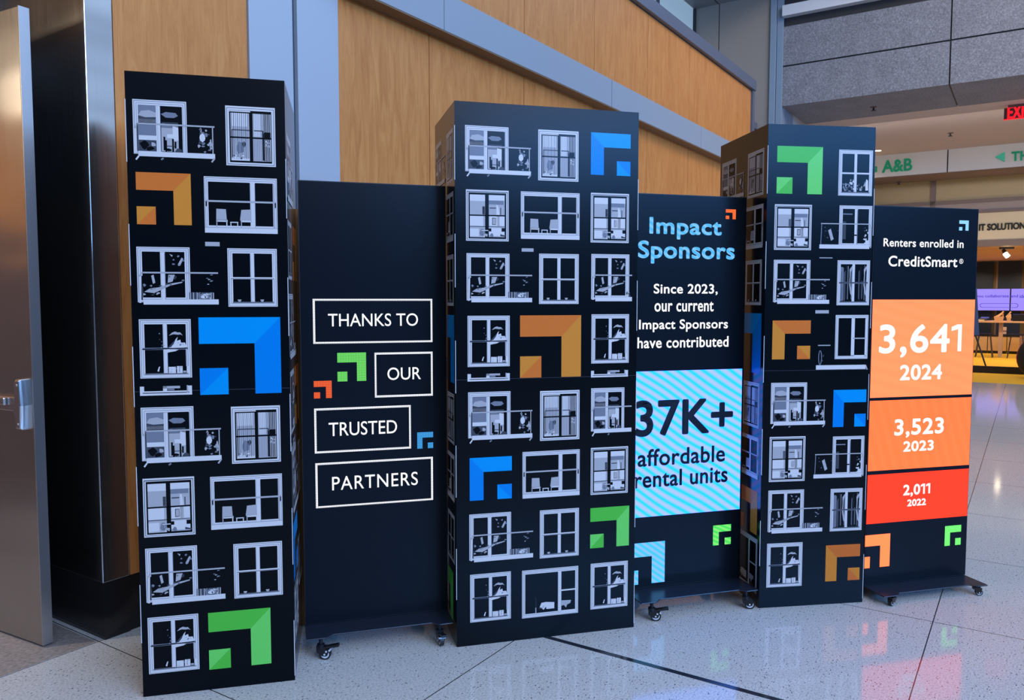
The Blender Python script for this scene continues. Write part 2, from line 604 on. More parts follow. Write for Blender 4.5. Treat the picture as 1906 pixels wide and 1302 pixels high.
def w_party(a, crop=1.0):
    fx = 0.655
    a.frame(0, 0.04, fx, 1, 0.10, 0.10)
    a.R(0.065, 0.08, 0.29, 0.9, 'M'); a.R(0.335, 0.08, 0.60, 0.9, 'K'); a.up()
    a.R(0.065, 0.56, 0.29, 0.72, 'D'); a.R(0.34, 0.52, 0.55, 0.60, 'M'); a.R(0.34, 0.10, 0.55, 0.53, 'L')
    a.R(0.065, 0.60, 0.29, 0.66, 'L'); a.up()
    a.P([(0.065, 0.72), (0.10, 0.80), (0.2, 0.82), (0.29, 0.77), (0.29, 0.70), (0.15, 0.69)], 'L')
    a.P([(0.34, 0.76), (0.40, 0.80), (0.52, 0.79), (0.55, 0.74), (0.5, 0.70), (0.40, 0.70)], 'M')
    a.P([(0.34, 0.62), (0.55, 0.62), (0.55, 0.53), (0.44, 0.56)], 'D')
    a.R(0.09, 0.40, 0.26, 0.54, 'M'); a.R(0.065, 0.29, 0.30, 0.37, 'W'); a.R(0.48, 0.3, 0.55, 0.58, 'W'); a.up()
    a.R(0.065, 0.10, 0.29, 0.29, 'D'); a.R(0.41, 0.34, 0.49, 0.41, 'W'); a.up()
    a.blob(0.13, 0.20, 0.07, 0.09, 'K', 3); a.blob(0.2, 0.14, 0.06, 0.05, 'K', 4); a.blob(0.24, 0.22, 0.04, 0.05, 'L', 5)
    for x, y0, y1 in ((0.365, 0.12, 0.36), (0.385, 0.1, 0.30), (0.47, 0.1, 0.33), (0.50, 0.16, 0.28)):
        a.R(x, y0, x + 0.022, y1, 'K')
    a.R(0.39, 0.19, 0.52, 0.205, 'D'); a.blob(0.42, 0.13, 0.05, 0.03, 'K', 8); a.blob(0.55, 0.12, 0.05, 0.05, 'D', 9)
    a.up()
    a.R(0.28, 0.06, 0.335, 0.9, 'W'); a.up()
    a.R(0.296, 0.08, 0.300, 0.9, 'L'); a.R(0.33, 0.1, 0.335, 0.9, 'M')
    if crop > 0.9:
        a.specks(0.80, 0.14, 0.95, 0.52, 16, 0.035, ('M', 'D', 'M', 'L'), 5); a.up()
        a.blob(0.845, 0.37, 0.045, 0.09, 'W', 12, 8, 0.3); a.blob(0.95, 0.25, 0.02, 0.12, 'L', 13)
        a.specks(0.83, 0.10, 0.96, 0.3, 8, 0.022, ('L', 'M', 'W'), 6)
    a.up()
    a.line(0.06, 0.575, crop, 0.575, 0.006, 'L'); a.line(0.06, 0.58, 0.02, 0.49, 0.006, 'L')
    a.line(0.055, 0.575, 0.055, 0.08, 0.005, 'D'); a.line(0.025, 0.5, 0.02, 0.05, 0.006, 'W')
    if crop > 0.9:
        a.line(0.975, 0.575, 0.975, 0.08, 0.004, 'L')
    a.up()
    a.R(0.055, 0.0, crop, 0.09, 'W')
    a.line(0.06, 0.0, 0.025, -0.065, 0.006, 'W')
    if crop > 0.9:
        a.line(0.995, 0.01, 0.955, -0.06, 0.006, 'L')
    a.line(0.36, -0.02, 0.33, -0.05, 0.006, 'M')


def w_blinds(a):
    a.R(0, 0, 1, 1, 'W'); a.up()
    a.R(0.025, 0.02, 0.975, 0.97, 'D'); a.up()
    a.R(0.035, 0.028, 0.965, 0.962, 'W'); a.up()
    a.R(0.075, 0.055, 0.925, 0.93, 'K'); a.up()
    a.R(0.1, 0.085, 0.475, 0.885, 'L'); a.R(0.545, 0.085, 0.91, 0.885, 'L'); a.R(0.08, 0.905, 0.5, 0.925, 'W'); a.up()
    a.R(0.12, 0.66, 0.44, 0.885, 'W'); a.R(0.56, 0.5, 0.70, 0.885, 'W'); a.R(0.74, 0.62, 0.88, 0.885, 'L')
    a.blob(0.3, 0.3, 0.12, 0.14, 'M', 2); a.blob(0.36, 0.36, 0.05, 0.06, 'D', 3); a.R(0.11, 0.09, 0.47, 0.13, 'W'); a.R(0.73, 0.1, 0.78, 0.56, 'D')
    a.R(0.78, 0.46, 0.9, 0.58, 'K'); a.up()
    for i in range(9):
        x = 0.115 + i * 0.04
        a.R(x, 0.11, x + 0.010, 0.885, 'D' if i % 2 else 'M')
    for i in range(10):
        x = 0.565 + i * 0.034
        a.R(x, 0.09, x + (0.015 if i > 5 else 0.007), 0.885, 'K' if i > 5 else 'M')
    a.up()
    for x0, x1 in ((0.1, 0.475), (0.545, 0.91)):
        a.line(x0, 0.475, x1, 0.475, 0.006, 'K')
        a.line(x0 + 0.02, 0.60, x1 - (0.0 if x0 < 0.3 else 0.16), 0.60, 0.004, 'D')
    a.line(0.125, 0.60, 0.125, 0.14, 0.003, 'K'); a.line(0.75, 0.6, 0.75, 0.1, 0.004, 'K')
    a.specks(0.14, 0.12, 0.42, 0.2, 8, 0.03, ('D', 'M', 'W'), 7)
    a.specks(0.78, 0.3, 0.89, 0.56, 6, 0.025, ('W', 'L'), 9)


def w_chairs(a):
    a.frame(0, 0.04, 1, 1, 0.055, 0.095)
    a.R(0.625, 0.08, 0.695, 0.915, 'W'); a.R(0.94, 0.08, 0.965, 0.9, 'L'); a.up()
    a.R(0.632, 0.08, 0.637, 0.9, 'L'); a.R(0.69, 0.08, 0.695, 0.9, 'M'); a.up()
    for x in (0.155, 0.49):
        w = 0.145
        a.P([(x, 0.22), (x + w, 0.22), (x + w - 0.01, 0.425), (x + 0.005, 0.43)] if x < 0.3 else [(x - 0.01, 0.23), (x + w, 0.23), (x + w, 0.43), (x + 0.01, 0.42)], 'L')
        a.R(x, 0.2, x + w + 0.01, 0.235, 'W')
        a.R(x + 0.002, 0.1, x + 0.014, 0.22, 'L'); a.R(x + w - 0.008, 0.1, x + w + 0.006, 0.22, 'W')
    a.R(0.345, 0.185, 0.455, 0.202, 'W'); a.R(0.348, 0.1, 0.36, 0.19, 'W'); a.R(0.44, 0.1, 0.452, 0.19, 'W'); a.up()
    a.line(0.01, 0.565, 0.99, 0.565, 0.007, 'L'); a.up()
    a.R(0.02, 0.47, 0.034, 0.56, 'K'); a.R(0.967, 0.47, 0.981, 0.56, 'K'); a.up()
    a.R(0, 0, 1, 0.095, 'W'); a.up()
    a.line(0, 0.096, 1, 0.096, 0.003, 'L')


def w_plants(a, crop=1.0):
    fx = 0.65 / (1 if crop >= 1 else crop) if crop < 1 else 0.65
    fx = 0.65
    a.frame(0, 0.04, fx, 1, 0.10, 0.085)
    a.R(0.285, 0.06, 0.345, 0.915, 'W'); a.up()
    a.R(0.292, 0.06, 0.297, 0.9, 'L'); a.R(0.338, 0.06, 0.345, 0.9, 'M')
    a.specks(0.41, 0.68, 0.57, 0.86, 5, 0.022, ('M', 'L'), 3)
    a.P([(0.50, 0.70), (0.55, 0.82), (0.57, 0.80), (0.53, 0.68)], 'L'); a.P([(0.40, 0.88), (0.44, 0.86), (0.43, 0.83)], 'L')
    a.P([(0.08, 0.22), (0.15, 0.28), (0.26, 0.30), (0.42, 0.37), (0.55, 0.40), (0.55, 0.38), (0.4, 0.33), (0.25, 0.23), (0.2, 0.2)], 'L')
    a.P([(0.17, 0.5), (0.2, 0.52), (0.22, 0.38), (0.19, 0.36)], 'L')
    a.P([(0.38, 0.52), (0.46, 0.52), (0.43, 0.40), (0.37, 0.38)], 'L')
    a.specks(0.08, 0.16, 0.28, 0.36, 10, 0.026, ('D', 'M', 'L'), 11)
    a.specks(0.36, 0.35, 0.56, 0.5, 8, 0.022, ('D', 'M', 'L'), 12); a.up()
    if crop >= 1:
        a.R(0.63, 0.09, 0.93, 0.215, 'D'); a.up()
        for x in (0.64, 0.68, 0.725, 0.76, 0.90, 0.93):
            a.R(x, 0.09, x + 0.012, 0.21, 'L')
        a.P([(0.75, 0.10), (0.88, 0.10), (0.9, 0.19), (0.74, 0.2)], 'M'); a.up()
        a.blob(0.82, 0.14, 0.05, 0.04, 'W', 21); a.specks(0.74, 0.1, 0.9, 0.2, 8, 0.02, ('W', 'L', 'K'), 22)
        a.specks(0.86, 0.35, 0.92, 0.53, 7, 0.02, ('L', 'M'), 23)
    else:
        a.specks(0.60, 0.1, 0.66, 0.2, 5, 0.025, ('W', 'L', 'D'), 24)
    a.up()
    a.line(0.06, 0.555, crop, 0.555, 0.006, 'L'); a.line(0.07, 0.56, 0.025, 0.49, 0.006, 'L'); a.line(0.035, 0.5, 0.03, 0.03, 0.007, 'W')
    a.line(0.06, 0.5, 0.055, 0.08, 0.004, 'K'); a.up()
    a.R(0.07, 0.0, crop, 0.09, 'W')


def four_pane(a, bar=0.49, barc='W'):
    a.frame(0, 0, 1, 1, 0.10, 0.085)
    a.R(0.455, 0.07, 0.54, 0.92, 'W'); a.up()
    a.R(0.463, 0.09, 0.470, 0.92, 'L'); a.R(0.532, 0.09, 0.54, 0.92, 'M')
    a.line(0.09, 0.075, 0.92, 0.075, 0.004, 'D'); a.up()
    a.line(0.06, bar, 0.94, bar, 0.008, barc)


def w_plain(a):
    four_pane(a); a.up()
    a.line(0.06, 0.48, 0.94, 0.48, 0.002, 'D')
    for x in (0.2, 0.66):
        a.R(x, 0.085, x + 0.05, 0.115, 'L'); a.R(x - 0.01, 0.108, x + 0.06, 0.122, 'W')


def w_leaf(a):
    four_pane(a, 0.5, 'M'); a.up()
    a.P([(0.5, 0.48), (0.58, 0.52), (0.64, 0.58), (0.7, 0.66), (0.74, 0.70), (0.72, 0.63), (0.79, 0.65), (0.8, 0.60), (0.88, 0.6), (0.91, 0.52), (0.82, 0.51), (0.7, 0.49), (0.6, 0.49)], 'W')
    a.P([(0.57, 0.72), (0.63, 0.77), (0.69, 0.79), (0.74, 0.775), (0.79, 0.775), (0.84, 0.72), (0.80, 0.74), (0.74, 0.735), (0.66, 0.745)], 'L')
    a.P([(0.47, 0.42), (0.58, 0.44), (0.69, 0.455), (0.75, 0.48), (0.46, 0.49)], 'W')
    a.specks(0.42, 0.5, 0.48, 0.6, 4, 0.02, ('L', 'M'), 31); a.specks(0.36, 0.62, 0.44, 0.76, 3, 0.014, ('L', 'M'), 36)
    a.R(0.55, 0.08, 0.69, 0.19, 'W'); a.R(0.71, 0.08, 0.82, 0.20, 'W'); a.R(0.83, 0.09, 0.89, 0.12, 'L'); a.R(0.9, 0.08, 0.94, 0.2, 'W'); a.R(0.89, 0.2, 0.915, 0.5, 'L')
    a.P([(0.33, 0.12), (0.36, 0.19), (0.385, 0.2), (0.36, 0.11)], 'W'); a.up()
    a.P([(0.545, 0.52), (0.60, 0.57), (0.68, 0.64), (0.70, 0.66), (0.66, 0.58), (0.6, 0.52)], 'D')
    a.R(0.6, 0.1, 0.605, 0.19, 'L'); a.R(0.755, 0.1, 0.765, 0.2, 'M'); a.specks(0.56, 0.09, 0.8, 0.19, 6, 0.018, ('L',), 33)
    a.specks(0.66, 0.51, 0.9, 0.6, 6, 0.02, ('L', 'M', 'D'), 34)
    a.line(0.05, 0.495, 0.92, 0.505, 0.004, 'K')


def w_strip(a):
    a.R(0, 0, 1, 0.95, 'W'); a.up()
    a.R(0.08, 0.45, 0.92, 1.0, 'K'); a.R(0.05, 0.22, 0.95, 0.30, 'K'); a.up()
    a.R(0.44, 0.4, 0.52, 0.95, 'W'); a.R(0.44, 0.70, 0.77, 0.95, 'L'); a.R(0.9, 0.2, 0.93, 1.0, 'L'); a.up()
    a.R(0.53, 0.5, 0.66, 0.68, 'M'); a.specks(0.66, 0.55, 0.88, 0.75, 5, 0.03, ('K', 'D'), 41)


def w_room(a):
    a.R(0, 0, 1, 1, 'W'); a.up()
    a.R(0.022, 0.02, 0.978, 0.97, 'D'); a.up()
    a.R(0.035, 0.028, 0.965, 0.955, 'W'); a.up()
    a.R(0.06, 0.045, 0.94, 0.945, 'K'); a.up()
    a.R(0.09, 0.07, 0.455, 0.905, 'L'); a.R(0.525, 0.08, 0.905, 0.905, 'L'); a.up()
    a.R(0.09, 0.78, 0.455, 0.905, 'W'); a.R(0.525, 0.8, 0.905, 0.905, 'W'); a.R(0.53, 0.72, 0.88, 0.8, 'M')
    a.R(0.09, 0.28, 0.40, 0.5, 'W'); a.R(0.54, 0.3, 0.9, 0.49, 'W'); a.R(0.38, 0.52, 0.44, 0.68, 'D'); a.R(0.395, 0.53, 0.44, 0.66, 'M')
    a.P([(0.71, 0.3), (0.78, 0.3), (0.78, 0.55), (0.75, 0.7), (0.71, 0.72)], 'W'); a.R(0.61, 0.32, 0.70, 0.46, 'D'); a.R(0.55, 0.64, 0.7, 0.66, 'D'); a.R(0.80, 0.52, 0.82, 0.66, 'D')
    a.R(0.09, 0.09, 0.3, 0.24, 'W'); a.R(0.53, 0.1, 0.9, 0.26, 'W'); a.up()
    a.R(0.625, 0.335, 0.685, 0.445, 'L'); a.R(0.09, 0.275, 0.45, 0.29, 'D'); a.R(0.53, 0.28, 0.9, 0.29, 'D')
    a.blob(0.38, 0.17, 0.1, 0.09, 'M', 51); a.R(0.83, 0.19, 0.92, 0.26, 'K'); a.R(0.53, 0.19, 0.59, 0.25, 'K'); a.blob(0.6, 0.12, 0.06, 0.04, 'M', 52)
    a.P([(0.80, 0.14), (0.93, 0.11), (0.93, 0.09), (0.8, 0.1)], 'D'); a.blob(0.27, 0.88, 0.04, 0.03, 'W', 53); a.up()
    a.R(0.445, 0.05, 0.53, 0.94, 'K'); a.line(0.08, 0.5, 0.92, 0.505, 0.006, 'K'); a.up()
    a.R(0.36, 0.20, 0.52, 0.215, 'W'); a.R(0.42, 0.1, 0.5, 0.14, 'L'); a.R(0.40, 0.1, 0.41, 0.2, 'L'); a.specks(0.38, 0.09, 0.56, 0.2, 7, 0.018, ('W', 'L', 'K'), 54)


def w_wide(a):
    a.frame(0, 0, 1, 1, 0.055, 0.085)
    a.R(0.635, 0.07, 0.695, 0.92, 'W'); a.R(0.69, 0.05, 0.96, 0.09, 'W'); a.up()
    a.R(0.642, 0.07, 0.647, 0.9, 'L'); a.line(0.66, 0.515, 0.95, 0.515, 0.007, 'W')
    a.P([(0.31, 0.20), (0.34, 0.29), (0.42, 0.30), (0.57, 0.28), (0.57, 0.15), (0.43, 0.15), (0.42, 0.2), (0.38, 0.14)], 'W')
    a.P([(0.69, 0.18), (0.74, 0.2), (0.78, 0.14), (0.8, 0.2), (0.86, 0.23), (0.87, 0.29), (0.69, 0.3)], 'L')
    a.R(0.235, 0.09, 0.25, 0.2, 'L'); a.R(0.24, 0.2, 0.246, 0.42, 'D'); a.up()
    a.specks(0.31, 0.15, 0.42, 0.24, 9, 0.013, ('K', 'D'), 61); a.specks(0.86, 0.5, 0.93, 0.56, 3, 0.008, ('L',), 62)


def w_clutter(a):
    four_pane(a, 0.49); a.up()
    a.specks(0.1, 0.09, 0.46, 0.27, 26, 0.035, ('W', 'L', 'M', 'D'), 71); a.specks(0.56, 0.1, 0.7, 0.25, 10, 0.03, ('W', 'L', 'D'), 72)
    a.R(0.11, 0.24, 0.44, 0.26, 'M'); a.up()
    a.P([(0.80, 0.12), (0.88, 0.12), (0.87, 0.34), (0.82, 0.37), (0.79, 0.25)], 'W'); a.P([(0.73, 0.2), (0.79, 0.33), (0.78, 0.22)], 'L')
    a.specks(0.3, 0.2, 0.45, 0.36, 7, 0.03, ('W', 'L'), 73)


def w_balcony_left(a):
    a.frame(0.37, 0.05, 1.0, 1, 0.10, 0.08)
    a.R(0.665, 0.08, 0.725, 0.92, 'W'); a.R(0.43, 0.79, 0.62, 0.815, 'M'); a.R(0.44, 0.22, 0.50, 0.63, 'D'); a.up()
    a.R(0.71, 0.1, 0.725, 0.9, 'M')
    a.specks(0.05, 0.12, 0.35, 0.5, 8, 0.012, ('M', 'D'), 81); a.R(0.40, 0.12, 0.425, 0.6, 'L')
    a.specks(0.86, 0.1, 0.94, 0.5, 10, 0.025, ('L', 'W', 'D'), 82); a.R(0.88, 0.1, 0.94, 0.2, 'W')
    a.P([(0.16, 0.42), (0.21, 0.46), (0.27, 0.22), (0.22, 0.18)], 'L'); a.R(0.66, 0.3, 0.72, 0.33, 'K'); a.up()
    a.line(0.02, 0.575, 0.96, 0.575, 0.005, 'L'); a.line(0.95, 0.58, 0.99, 0.48, 0.006, 'L'); a.line(0.035, 0.57, 0.025, 0.1, 0.004, 'M'); a.line(0.985, 0.48, 0.985, 0.02, 0.005, 'L'); a.up()
    a.R(0, 0, 0.96, 0.095, 'W')


def w_drapes(a):
    four_pane(a, 0.5, 'M')
    r = random.Random(5)
    for x0, x1 in ((0.1, 0.45), (0.55, 0.9)):
        for i in range(13):
            x = x0 + (x1 - x0) * r.random()
            a.R(x, 0.09 + 0.06 * r.random(), min(x1, x + 0.006 + 0.012 * r.random()), 0.4 + 0.5 * r.random(), r.choice(('D', 'M', 'L')))
    a.R(0.1, 0.1, 0.17, 0.85, 'M'); a.up()
    for x in (0.37, 0.81):
        a.P([(x, 0.80), (x + 0.08, 0.88), (x + 0.09, 0.83), (x + 0.04, 0.74), (x + 0.03, 0.5), (x + 0.08, 0.3), (x + 0.09, 0.2), (x + 0.04, 0.25), (x, 0.45), (x + 0.01, 0.65)], 'L')
    a.R(0.10, 0.885, 0.28, 0.91, 'K'); a.up()
    a.line(0.06, 0.5, 0.94, 0.505, 0.005, 'D')


def w_bike(a):
    # sliding window above a balcony slab, bicycle and rail at the left
    a.frame(0.36, 0.19, 1.0, 1, 0.09, 0.07)
    a.R(0.67, 0.24, 0.735, 0.94, 'W'); a.R(0.67, 0.21, 0.97, 0.26, 'W'); a.R(0.94, 0.23, 0.965, 0.92, 'W'); a.up()
    a.line(0.70, 0.57, 0.96, 0.57, 0.006, 'L')
    a.line(0.03, 0.445, 0.27, 0.445, 0.005, 'L')
    n = 14
    for i in range(n):
        t0, t1 = 2 * math.pi * i / n, 2 * math.pi * (i + 1) / n
        a.line(0.075 + 0.028 * math.cos(t0), 0.22 + 0.13 * math.sin(t0), 0.075 + 0.028 * math.cos(t1), 0.22 + 0.13 * math.sin(t1), 0.004, 'M')
    a.specks(0.1, 0.15, 0.15, 0.3, 5, 0.012, ('D', 'M'), 91); a.up()
    a.R(0.0, 0.0, 0.97, 0.08, 'W'); a.line(0.97, 0.07, 1.0, -0.01, 0.006, 'L')


def w_vent(a):
    a.R(0, 0, 1, 1, 'L')


def mark(a, col, flip=False, mats=None):
    """two-tone corner mark: an L-shaped bracket with its mitre, and a small square split on the diagonal"""
    c1, c2 = mats or LOGO[col]
    f = (lambda x: 1 - x) if flip else (lambda x: x)
    t, q, s = 0.325, 0.34, 0.345
    for pts, c in (([(0, 1), (1, 1), (1 - t, 1 - q), (0, 1 - q)], c1), ([(1, 1), (1, 0), (1 - t, 0), (1 - t, 1 - q)], c2),
                   ([(0, 0), (0, s), (s, s)], c2), ([(0, 0), (s, s), (s, 0)], c1)):
        a.P([(f(x), y) for x, y in pts], c)


DRAW = dict(A=w_party, B=w_blinds, C=w_chairs, D=w_plants, E=w_plain, F=w_leaf, S=w_strip, G=w_room, H=w_wide, I=w_clutter, J=w_balcony_left, K=w_drapes, L=w_bike, V=w_vent)


def art_piece(kind, rect, put, parent):
    a = Art(rect, put)
    if kind[0] == '*':
        col = kind[1:].rstrip('<')
        mark(a, col, kind.endswith('<'))
        o = a.mb.build('printed_logo', parent)
        o['label'] = 'printed ' + ('rust orange' if col == 'rust' else col) + ' corner mark with small square'
    else:
        if kind in ('a', 'd'):
            (w_party if kind == 'a' else w_plants)(a, 0.70 if kind == 'd' else 0.80)
        else:
            DRAW[kind](a)
        o = a.mb.build('printed_vent' if kind == 'V' else 'printed_window', parent)
    return o


TH = 2.44


class Tower:
    def __init__(s, x, y, yaw, w, d, label, flare=0.0):
        s.x, s.y, s.yaw, s.w, s.d, s.flare = x, y, yaw, w, d, flare
        s.root = empty('tower_display', (x, y, 0), yaw, label, 'display tower', 'printed display towers')
        c, n = math.cos(yaw), math.sin(yaw)
        s.U, s.V = Vector((c, n, 0)), Vector((-n, c, 0))
        s.O = Vector((x, y, 0))
        e = 0.004
        mb = MB(); mb.box((0, 0, 0), (w, e, TH), M_BLACK)
        s.front = mb.build('front_panel', s.root)
        mb = MB(); mb.hexa([(0, e, 0), (e, e, 0), (e, d, 0), (0, d, 0), (0, e, TH), (e, e, TH), (e, d, TH), (0, d, TH)], M_BLACK_SIDE)
        s.left = mb.build('side_panel', s.root)
        fl = flare
        mb = MB(); mb.hexa([(w - e, e, 0), (w, e, 0), (w + fl, d, 0), (w - e + fl, d, 0), (w - e, e, TH), (w, e, TH), (w + fl, d, TH), (w - e + fl, d, TH)], M_BLACK_SIDE)
        s.right = mb.build('side_panel', s.root)
        mb = MB(); mb.box((e, d - e, 0), (w + fl - e, d, TH), M_KRAFT)
        mb.build('back_panel', s.root)
        mb = MB(); mb.hexa([(e, e, TH - 0.03), (w - e, e, TH - 0.03), (w - e + fl, d - e, TH - 0.03), (e, d - e, TH - 0.03), (e, e, TH - 0.02), (w - e, e, TH - 0.02), (w - e + fl, d - e, TH - 0.02), (e, d - e, TH - 0.02)], M_BLACK)
        mb.build('top_panel', s.root)
        # pale cut tabs showing along the corner folds, and the seam half way up
        for x0, off, skip in ((-0.0012, 0.20, False), (w - 0.0012, 0.0, False)):
            z = 0.02 + off
            while z + 0.24 < TH:
                mb = MB()
                mb.box((x0, -0.0012, z), (x0 + 0.0024, 0.0006, z + 0.235), M_TAB)
                mb.build('edge_tab', s.root)['label'] = 'pale cut board edge showing along corner fold'
                z += 0.47
        mb = MB(); mb.box((0, -0.0003, TH / 2 - 0.0015), (w, 0.0002, TH / 2), M_D)
        mb.build('panel_seam', s.front)

    def px_front(s, q):
        p = hit(q, s.O, -s.V) - s.O
        return p.dot(s.U), p.z

    def px_left(s, q):
        p = hit(q, s.O, -s.U) - s.O
        return p.dot(s.V), p.z

    def put_front(s, u, v, k):
        return (u, -k, v)

    def put_left(s, u, v, k):          # u runs from the back edge to the front edge
        return (-k, s.d - u, v)

    def put_right(s, u, v, k):         # u runs from the front edge to the back edge
        return (s.w + k + s.flare * u / s.d, u, v)

    def art_front(s, kind, tl, br):
        u0, v1 = s.px_front(tl)
        u1, v0 = s.px_front(br)
        return art_piece(kind, (u0, v0, u1, v1), s.put_front, s.front), (u0, v0, u1, v1)


def crop(x0, y0, sc):
    return lambda x, y: (x0 + x / sc, y0 + y / sc)


# ------------------------------------------------------------------ the setting
def build_setting():
    # floor: its axes follow the building so the joints can be laid in the material
    mb = MB()
    me_w = Matrix.Translation(W0) @ Matrix(((AV.x, -BV.x, 0, 0), (AV.y, -BV.y, 0, 0), (0, 0, 1, 0), (0, 0, 0, 1)))
    pts = [(-14, -9), (34, -9), (34, 16), (-14, 16)]
    mb.hexa([bp(a, b, -0.12) for a, b in pts] + [bp(a, b, 0) for a, b in pts], M_FLOOR)
    o = mb.build('floor', mw=me_w)
    struct(o)
    mb = MB(); mb.bbox(-4, -3.0, 0.0, -0.03, -0.02, 0.0015, M_ENTRY)
    struct(mb.build('floor_entry'))
    mb = MB(); mb.bbox(1.145, 0.05, 0.0, 1.172, 12, 0.0012, mat('inlay_strip', (0.018, 0.022, 0.03), 0.12))
    struct(mb.build('trim_1'))
    # panelled wall, lower and upper veneer panels with shadow gaps
    mb = MB(); mb.bbox(0.13, -0.25, 0, 9.85, -0.05, 4.68, M_GAP)
    struct(mb.build('wall_left_core'))
    joints = [1.53, 2.40, 3.62, 4.85, 6.09, 7.32, 8.55, 9.80]
    mb = MB()
    mb.bbox(0.135, -0.05, 0.27, 0.875, -0.004, 4.6, M_WOOD)
    for a0, a1 in zip(joints, joints[1:]):
        mb.bbox(a0 + 0.004, -0.05, 0.27, a1 - 0.004, -0.004, 3.44, M_WOOD)
        mb.bbox(a0 + 0.004, -0.05, 3.6, a1 - 0.004, 0.0, 4.62, M_WOOD)
    struct(mb.build('wall_left', bevel=0.0015))
    mb = MB(); mb.bbox(0.13, -0.05, 0, 9.85, -0.012, 0.27, M_PLINTH)
    struct(mb.build('baseboard_left'))
    # two upright aluminium covers
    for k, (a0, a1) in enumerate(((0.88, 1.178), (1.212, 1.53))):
        mb = MB(); mb.bbox(a0, -0.05, 0, a1, 0.008, 6.5, M_ALU_LIT)
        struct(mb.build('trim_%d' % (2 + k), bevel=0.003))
    mb = MB(); mb.bbox(1.178, -0.05, 0, 1.212, -0.02, 6.5, mat('gap_reveal', srgb(60, 74, 88), 0.5))
    struct(mb.build('trim_4'))
    # projecting band with bronze soffit
    mb = MB()
    for a0, a1 in ((1.53, 2.41), (2.416, 4.985), (4.995, 7.42), (7.43, 9.82)):
        mb.bbox(a0, -0.02, 3.41, a1, 0.12, 3.665, M_ALU)
    struct(mb.build('trim_5', bevel=0.002))
    mb = MB(); mb.bbox(1.53, -0.02, 3.40, 9.82, 0.118, 3.409, M_SOFFIT)
    struct(mb.build('trim_6'))
    # parapet coping and end trim
    mb = MB(); mb.bbox(1.53, -0.3, 4.63, 9.9, 0.05, 4.775, M_ALU_DK); mb.bbox(9.82, -0.3, 0, 9.9, 0.03, 4.63, M_ALU_DK)
    struct(mb.build('trim_7', bevel=0.003))
    mb = MB(); mb.bbox(0.13, -0.3, 4.6, 1.53, -0.02, 6.5, M_WOOD)
    struct(mb.build('wall_left_upper'))
    # steel jamb and plinth at the doorway
    mb = MB(); mb.bbox(0.0, -1.3, 0.27, 0.13, 0.0, 4.4, M_STEEL)
    struct(mb.build('door_jamb', bevel=0.004))
    mb = MB(); mb.bbox(0.004, -1.3, 0.0, 0.13, -0.004, 0.27, M_PLINTH)
    struct(mb.build('baseboard_door'))
    # recess behind the door leaf
    mdark = mat('recess_paint', srgb(52, 44, 40), 0.6)
    mb = MB(); mb.bbox(-0.25, -1.32, 0, 0.0, -1.2, 4.4, M_GAP)  # added unseen block that keeps the slot beside the leaf dark
    struct(mb.build('trim_11'))
    mb = MB(); mb.bbox(-6, -3.1, 2.1, 0.0, -3.0, 3.15, M_WOOD); mb.bbox(-6, -3.1, 3.15, 0.0, -3.0, 4.4, mdark)  # unseen wall; colour bands set for what the steel leaf mirrors
    mb.bbox(-6, -3.1, 0, -1.9, -3.0, 2.1, mat('recess_low_band', srgb(104, 72, 54), 0.5)); mb.bbox(-1.88, -3.1, 0, 0.0, -3.0, 2.1, mat('recess_low_band', srgb(104, 72, 54), 0.5))
    mb.bbox(-0.02, -3.0, 0, 0.13, -1.3, 4.4, mdark)
    struct(mb.build('wall_recess'))
    mb = MB(); mb.bbox(-6, -3.0, 3.6, 0.0, -0.05, 3.7, mat('recess_ceiling', srgb(150, 120, 95), 0.6))
    struct(mb.build('ceiling_recess'))
    # mezzanine glazing set back above the parapet
    mfrost = mat('frosted_glass_glow', srgb(178, 196, 204), 0.3, emit=srgb(128, 148, 154), es=0.7)  # the glow stands in for daylight behind the panes
    mb = MB()
    for a0, a1 in ((5.5, 7.0), (7.05, 9.42), (9.5, 10.98)):
        mb.bbox(a0, -1.36, 4.4, a1, -1.34, 6.40, mfrost)
    struct(mb.build('window_1'))
    mb = MB()
    mb.bbox(6.99, -1.38, 4.4, 7.06, -1.32, 6.4, M_ALU_DK); mb.bbox(9.41, -1.38, 4.4, 9.51, -1.32, 6.4, M_ALU_DK); mb.bbox(10.96, -1.38, 4.4, 11.0, -1.3, 6.4, M_GAP)
    struct(mb.build('window_1_frame'))
    mb = MB(); mb.bbox(4, -3, 4.3, 12, -0.25, 4.4, M_ALU_DK)
    struct(mb.build('floor_mezzanine'))
    msof = mat('metal_soffit', srgb(118, 120, 124), 0.45)
    mb = MB()
    for a0, a1 in ((4, 7.4), (7.42, 9.2), (9.22, 11.0)):
        for b0, b1 in ((-1.33, -0.93), (-0.905, 0.2)):
            mb.bbox(a0, b0, 6.40, a1, b1, 6.5, msof)
    struct(mb.build('ceiling_mezzanine'))
    # metal-clad pier
    mpan = mat('grey_metal_panel', srgb(140, 132, 124), 0.45)
    mb = MB(); mb.bbox(11.0, -1.33, 0, 11.6, -0.915, 7.5, mpan); mb.bbox(11.0, -0.90, 0, 11.6, -0.07, 7.5, mpan); mb.bbox(11.03, -1.33, 0, 11.58, -0.07, 7.5, M_GAP)
    struct(mb.build('wall_pier'))
    mbl = mat('pier_cover', srgb(124, 142, 160), 0.3)
    mb = MB(); mb.bbox(10.96, -0.065, 0, 11.7, 0.028, 7.5, mbl); mb.bbox(10.985, 0.034, 0, 11.7, 0.13, 7.5, mbl)
    struct(mb.build('trim_8', bevel=0.004))
    # granite beam
    zs = [4.62, 5.22, 5.235, 5.83]
    mb = MB()
